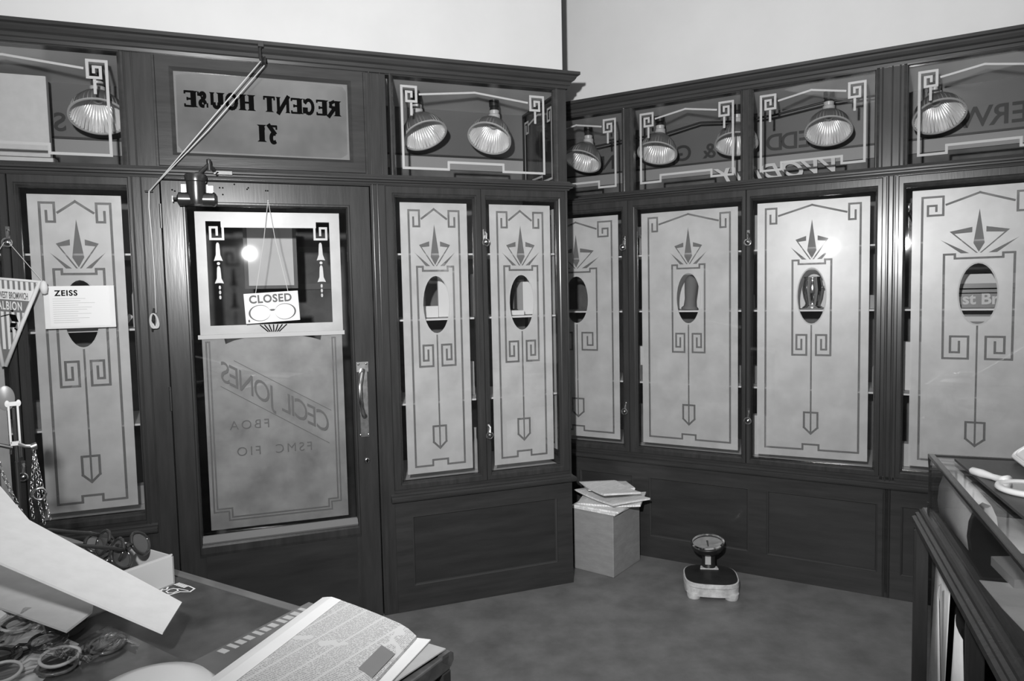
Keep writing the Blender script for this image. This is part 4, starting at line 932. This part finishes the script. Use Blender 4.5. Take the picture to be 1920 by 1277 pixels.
# crumpled clear wrapping strips over the heap
for i in range(8):
    r_ = random.Random(20 + i); x0, y0 = -1.03 + i * .042, 1.24 - i * .024
    rg = []
    for k_ in range(9):
        f_ = k_ / 8; rg.append([(x0 + .13 * f_ + w_ * .3, y0 + .03 * f_ - w_ * 1.0, .945 + .010 * math.sin(f_ * 9 + i) + .006 * r_.random() + .004 * i % .01) for w_ in (0, .018, .036)])
    mb = MB(); mb.loft(rg, False, False)
    tag(mb.build('clear_wrapper', 'sleeve', fr=W, org=(x0, y0, .94), smooth=True), 'crumpled clear wrapper over the heap of spectacles at the lower left', 'wrapper', 'clear wrappers over the spectacles heap')

# stand with chains (far end of the left counter)
SP = Vector((-1.20, 1.685, TOP)); SF = Fr((SP.x, SP.y, 0), math.radians(35))
t_stand = t = thing(SF, 'chain_stand', (0, 0, TOP), 'small metal stand with slotted plate and side arm at the left edge', 'stand')
MB().lathe([(0, 0), (.055, 0), (.055, .008), (.012, .016), (.007, .03), (.007, .20), (0, .20)], (0, 0, TOP), 24).build('base', 'iron', t, smooth='auto')
mb = MB().box((-.018, -.004, 1.165), (-.011, .004, 1.262)).box((.011, -.004, 1.165), (.018, .004, 1.262)).box((-.018, -.004, 1.256), (.018, .004, 1.266)).box((-.016, -.004, 1.160), (.016, .004, 1.170))
mb.lathe([(0, -.005), (.008, -.004), (.008, .004), (0, .005)], (-.018, 0, 1.262), 14, (0, 1, 0)).lathe([(0, -.005), (.008, -.004), (.008, .004), (0, .005)], (.018, 0, 1.262), 14, (0, 1, 0))
mb.build('slotted_plate', 'lcd', t, smooth='auto')
MB().tube([(0, 0, 1.10), (0, 0, 1.25)], .0035, 8).tube([(-.018, 0, 1.14), (-.016, 0, 1.165)], .004, 8).tube([(.014, 0, 1.13), (.014, 0, 1.165)], .004, 8).build('rod', 'nickel', t, smooth='auto')
MB().lathe([(0, -.003), (.026, -.002), (.030, 0), (.026, .002), (0, .003)], (-.022, .008, 1.275), 28, (0, 1, 0)).build('disc', 'fascia', t, smooth='auto')
MB().tube([(.008, 0, 1.163), (.030, 0, 1.155), (.052, 0, 1.152)], [.006, .005, .006], 10).lathe([(0, -.012), (.009, -.009), (.009, .009), (0, .012)], (.058, 0, 1.152), 16, (1, 0, .2)).build('arm', 'nickel', t, smooth='auto')
MB().tube([(-.01, 0, 1.155), (-.05, .0, 1.165), (-.10, 0, 1.170)], .005, 8).build('arm', 'iron', t, smooth='auto')
link_mesh = None
def chain(pts, label, step=.010):
    # one chain is one thing; its small links are one mesh
    mb = MB(); tot = 0; n = 0
    pts = [Vector(p) for p in pts]
    path = []
    for a_, b_ in zip(pts, pts[1:]):
        L_ = (b_ - a_).length; k_ = max(1, int(L_ / step))
        for i in range(k_): path.append((a_ + (b_ - a_) * (i / k_), (b_ - a_).normalized()))
    for i, (p, d_) in enumerate(path):
        u = d_.orthogonal().normalized(); v = d_.cross(u)
        if i % 2: u = v
        mb.tube([p + d_ * .0062 * math.cos(t_) + u * .0038 * math.sin(t_) for t_ in [2 * PI * q / 8 for q in range(8)]], .0011, 4, closed=True)
    o = mb.build('hanging_chain', 'nickel', fr=SF, org=tuple(pts[0]), smooth=True); tag(o, label, 'chain')
K_ = (.036, -.002, 1.140)
def drop(dx_, dz_, sw): return [K_, (K_[0] + dx_ * .5, K_[1] - .004, K_[2] - dz_ * .35), (K_[0] + dx_, K_[1], K_[2] - dz_ * .7), (K_[0] + dx_ + sw, K_[1], K_[2] - dz_)]
chain(drop(-.014, .17, .004), 'leftmost of the thin chains hanging from the knob of the stand')
chain(drop(.004, .19, .008), 'middle thin chain hanging from the knob of the stand, with a ring')
chain(drop(.016, .18, .008), 'rightmost of the thin chains hanging from the knob of the stand')
chain([(-.04, 0, 1.158), (-.03, -.004, 1.10), (-.012, -.004, 1.04), (.006, -.004, .99)], 'dark thin chain hanging from the left arm of the stand')
t_stand.scale = (.62, .62, 1)
o = MB().tube([(K_[0] + .004 + .014 * math.cos(t_), K_[1] - .006, K_[2] - .105 + .014 * math.sin(t_)) for t_ in [2 * PI * q / 20 for q in range(20)]], .003, 8, closed=True).build('split_ring', 'chrome', fr=SF, org=(K_[0], 0, 1.03), smooth=True)
tag(o, 'bright ring threaded on the hanging chains', 'ring')

# ------------------------------------------------------------------ right counter (local x to the right, y away from the viewer)
RC = Fr((1.421, 2.401, 0), math.radians(-21.3))
t = thing(RC, 'display_counter', (.3, -.6, 0), 'glass topped display counter with moulded dark base in the right foreground', 'counter')
G0, G1, L_ = .722, .92, 1.55
mb = MB().box((0, -L_, G1 - .012), (.020, 0, G1)).box((.02, -.016, G1 - .012), (.62, 0, G1)).box((.60, -L_, G1 - .012), (.62, -.016, G1))
mb.build('top_frame', 'wood_h', t, bevel=.002)
MB().box((.018, -L_, G1 - .008), (.602, -.014, G1 - .004)).build('glass_top', 'glass', t)
MB().box((.004, -L_, G0), (.008, -.010, G1 - .012)).box((.010, -.008, G0), (.61, -.004, G1 - .012)).build('glass_side', 'glass', t)
MB().tube([(.007, -.008, G0), (.007, -.008, G0 + .03), (.007, -.008, G1 - .06), (.007, -.008, G1 - .01)], [.0075, .005, .0045, .008], 10).lathe([(.0, -.004), (.008, 0), (.0, .006)], (.007, -.008, G0 + .03), 10).build('corner_post', 'bronze', t, smooth='auto')
mb = MB(); prof = [(0.012, G0), (-.006, G0), (-.010, G0 - .006), (-.018, G0 - .008), (-.020, G0 - .016), (-.030, G0 - .020), (-.030, G0 - .030), (-.040, G0 - .034), (-.044, G0 - .044), (-.036, G0 - .052), (-.024, G0 - .062), (0.012, G0 - .066)]
mb.loft([[(x, y, z) for x, z in prof] for y in (-L_, .03)]); mb.build('base_moulding', 'wood_h', t)
mb = MB().box((.012, -L_, G0 - .066), (.62, .02, G0)); mb.build('tray_base', 'black', t)
for bx_ in (((-.034, -.02, 0), (.006, .028, G0 - .066)), ((0, -L_, 0), (.045, -L_ + .045, G0 - .066)), ((0, -.62, 0), (.040, -.58, G0 - .066)), ((.575, -.045, 0), (.62, .02, G0 - .066))):
    mb = MB().box(*bx_); lx_ = bx_[0][0] + .004
    mb.tube([(lx_, bx_[0][1] + .012, .01), (lx_, bx_[0][1] + .012, G0 - .07)], .009, 10).build('leg_post', 'wood_v', t, bevel=.003)
MB().box((.02, -.0, .10), (.60, .012, G0 - .066)).box((.60, -L_, .0), (.612, -.04, G0 - .066)).box((.30, -L_, .08), (.31, -.04, G0 - .066)).build('back_panel', 'wood_panel', t)
MB().box((0, -L_, .0), (.62, .02, .08)).build('plinth', 'wood_h', t)
# board on the glass
def slab_item(name, poly, z0, z1, m_, label, cat, fr=RC):
    return tag(MB().slab(poly, z0, z1).build(name, m_, fr=fr, org=(poly[0][0], poly[0][1], z0)), label, cat)
slab_item('leather_blotter', [(.062, -.092), (.575, -.055), (.575, -.80), (.094, -.80)], G1, G1 + .008, mat('blotter_leather', .055, .45, noise=.2, nscale=12), 'dark leather blotter lying on the glass counter', 'blotter')
MZ = G1 + .009
t = thing(RC, 'hand_mirror', (.14, -.43, MZ), 'ivory hand mirror lying on the dark blotter', 'mirror')
cx0, cy0 = .168, -.470; dv = Vector((.062 - cx0, -.285 - cy0, 0)).normalized()
MB().lathe([(.060, .006), (.064, 0), (.076, 0), (.081, .006), (.078, .014), (.068, .016), (.060, .010)], (cx0, cy0, MZ), 48).build('mirror_rim', 'plastic_white', t, smooth=True)
MB().lathe([(0, .0), (.064, .0), (.064, .010), (0, .011)], (cx0, cy0, MZ), 48).build('mirror_glass', 'mirror', t)
p0 = Vector((cx0, cy0, MZ + .009)) + dv * .072; hl = Vector((.062, -.285, MZ + .009)) - Vector((cx0, cy0, MZ + .009))
mb = MB(); mb.tube([p0, p0 + dv * .02, p0 + dv * .05, p0 + dv * .09, p0 + dv * .125, p0 + dv * .137], [.018, .011, .009, .0125, .011, .004], 14); mb.build('handle', 'plastic_white', t, smooth=True)
# table mirror leaning back
t = thing(RC, 'table_mirror', (.25, -.2, MZ), 'white framed table mirror leaning back at the right edge of the photo', 'mirror')
O_, Xv, Yv = Vector((.215, -.105, MZ + .022)), Vector((.0, -1, 0)), Vector((.80, 0, .60)).normalized()
def rrect(w0, w1, h0, h1, r_, n=6):
    P_ = []
    for cx1, cy1, a0 in ((w1 - r_, h1 - r_, 0), (w0 + r_, h1 - r_, 90), (w0 + r_, h0 + r_, 180), (w1 - r_, h0 + r_, 270)):
        for i in range(n + 1):
            a1 = math.radians(a0 + 90 * i / n); P_.append((cx1 + r_ * math.cos(a1), cy1 + r_ * math.sin(a1)))
    return P_
Nn = Xv.cross(Yv)
if Nn.x > 0: Nn = -Nn
W3 = lambda u, v, h_: O_ + Xv * u + Yv * v + Nn * h_
oo = rrect(0, .26, 0, .34, .03)
MB().tube([W3(u, v, 0) for u, v in oo], .0055, 10, closed=True).tube([W3(u, v, .003) for u, v in rrect(.012, .248, .012, .328, .022)], .003, 8, closed=True).build('mirror_frame', 'plastic_white', t, smooth=True)
mb = MB(); mb.loft([[W3(u, v, 0) for u, v in rrect(.004, .256, .004, .336, .026)], [W3(u, v, .002) for u, v in rrect(.004, .256, .004, .336, .026)]]); mb.build('mirror_glass', 'white_card', t, label='pale face of the mirror')
MB().tube([W3(.02, .0, -.01), (.225, -.10, MZ + .006), (.30, -.12, MZ + .004), (.38, -.2, MZ + .004), W3(.24, .04, -.012)], .0032, 8).tube([(.235, -.085, MZ + .018), (.222, -.10, MZ + .010), (.235, -.12, MZ + .005), (.26, -.11, MZ + .012)], .0028, 8).build('wire_stand', 'chrome', t, smooth=True)
# inside the counter
t = thing(RC, 'curled_paper', (.08, -.1, G0), 'large sheet of paper curling over inside the glass counter', 'paper')
rg = []
for i in range(15):
    a_ = i / 14
    if a_ < .6: th_ = PI * (a_ / .6); x_ = .075 - .040 * math.cos(th_) - .02; z_ = G0 + .060 + .075 * math.sin(th_) - .055 * math.cos(th_) * 0
    pts_ = None
curve = [(.030, .004), (.024, .05), (.028, .10), (.042, .145), (.062, .165), (.085, .155), (.098, .12), (.104, .07), (.115, .03), (.15, .012), (.24, .008), (.36, .006)]
rg = [[(x, v0, G0 + z) for v0 in (-.045, -.20, -.40)] for x, z in curve]
rg = [[(x + (.0 if j == 0 else (.004 if j == 1 else .012)), v, z - (0 if j < 2 else .015 * (z - G0) / .16)) for j, (x, v, z) in enumerate(r_)] for r_ in rg]
mb = MB(); mb.loft(rg, False, False); o = mb.build('sheet', 'paper_mid', t, smooth=True); sm = o.modifiers.new('s', 'SOLIDIFY'); sm.thickness = .0012
slab_item('book', [(.075, -.50), (.25, -.44), (.29, -.60), (.088, -.665)], G0 + .001, G0 + .026, 'grey_card', 'thin brown book lying inside the glass counter', 'book')
slab_item('large_paper', [(.020, -.63), (.30, -.62), (.30, -.98), (.045, -.93), (.030, -.80)], G0 + .001, G0 + .0025, 'paper_mid', 'pale loose paper on the counter floor nearest the viewer', 'paper')
# papers standing below the counter
for i, (x_, y0, y1, z0, z1, lean, m_, lab) in enumerate([(.010, -.03, -.29, .09, .645, .02, 'paper_mid', 'grey newspaper page standing against the counter leg'), (.000, -.26, -.355, .09, .60, -.012, 'white_card', 'bright folded white sheet standing under the counter'), (.016, -.35, -.50, .09, .57, .0, 'paper_mid', 'dim folded sheet standing under the counter, farthest from its leg')]):
    mb = MB(); rg = []
    for k_ in range(7):
        f_ = k_ / 6; y_ = y0 + (y1 - y0) * f_
        rg.append([(x_ + .012 * math.sin(f_ * 3.5 + i * 2), y_, z0), (x_ + lean + .010 * math.sin(f_ * 4 + i), y_, z1 - .05 * abs(f_ - .4) - .02 * i)])
    mb.loft(rg, False, False); o = mb.build('standing_paper', m_, fr=RC, org=(x_, y0, z0), smooth=True); tag(o, lab, 'paper'); sm = o.modifiers.new('s', 'SOLIDIFY'); sm.thickness = .0015
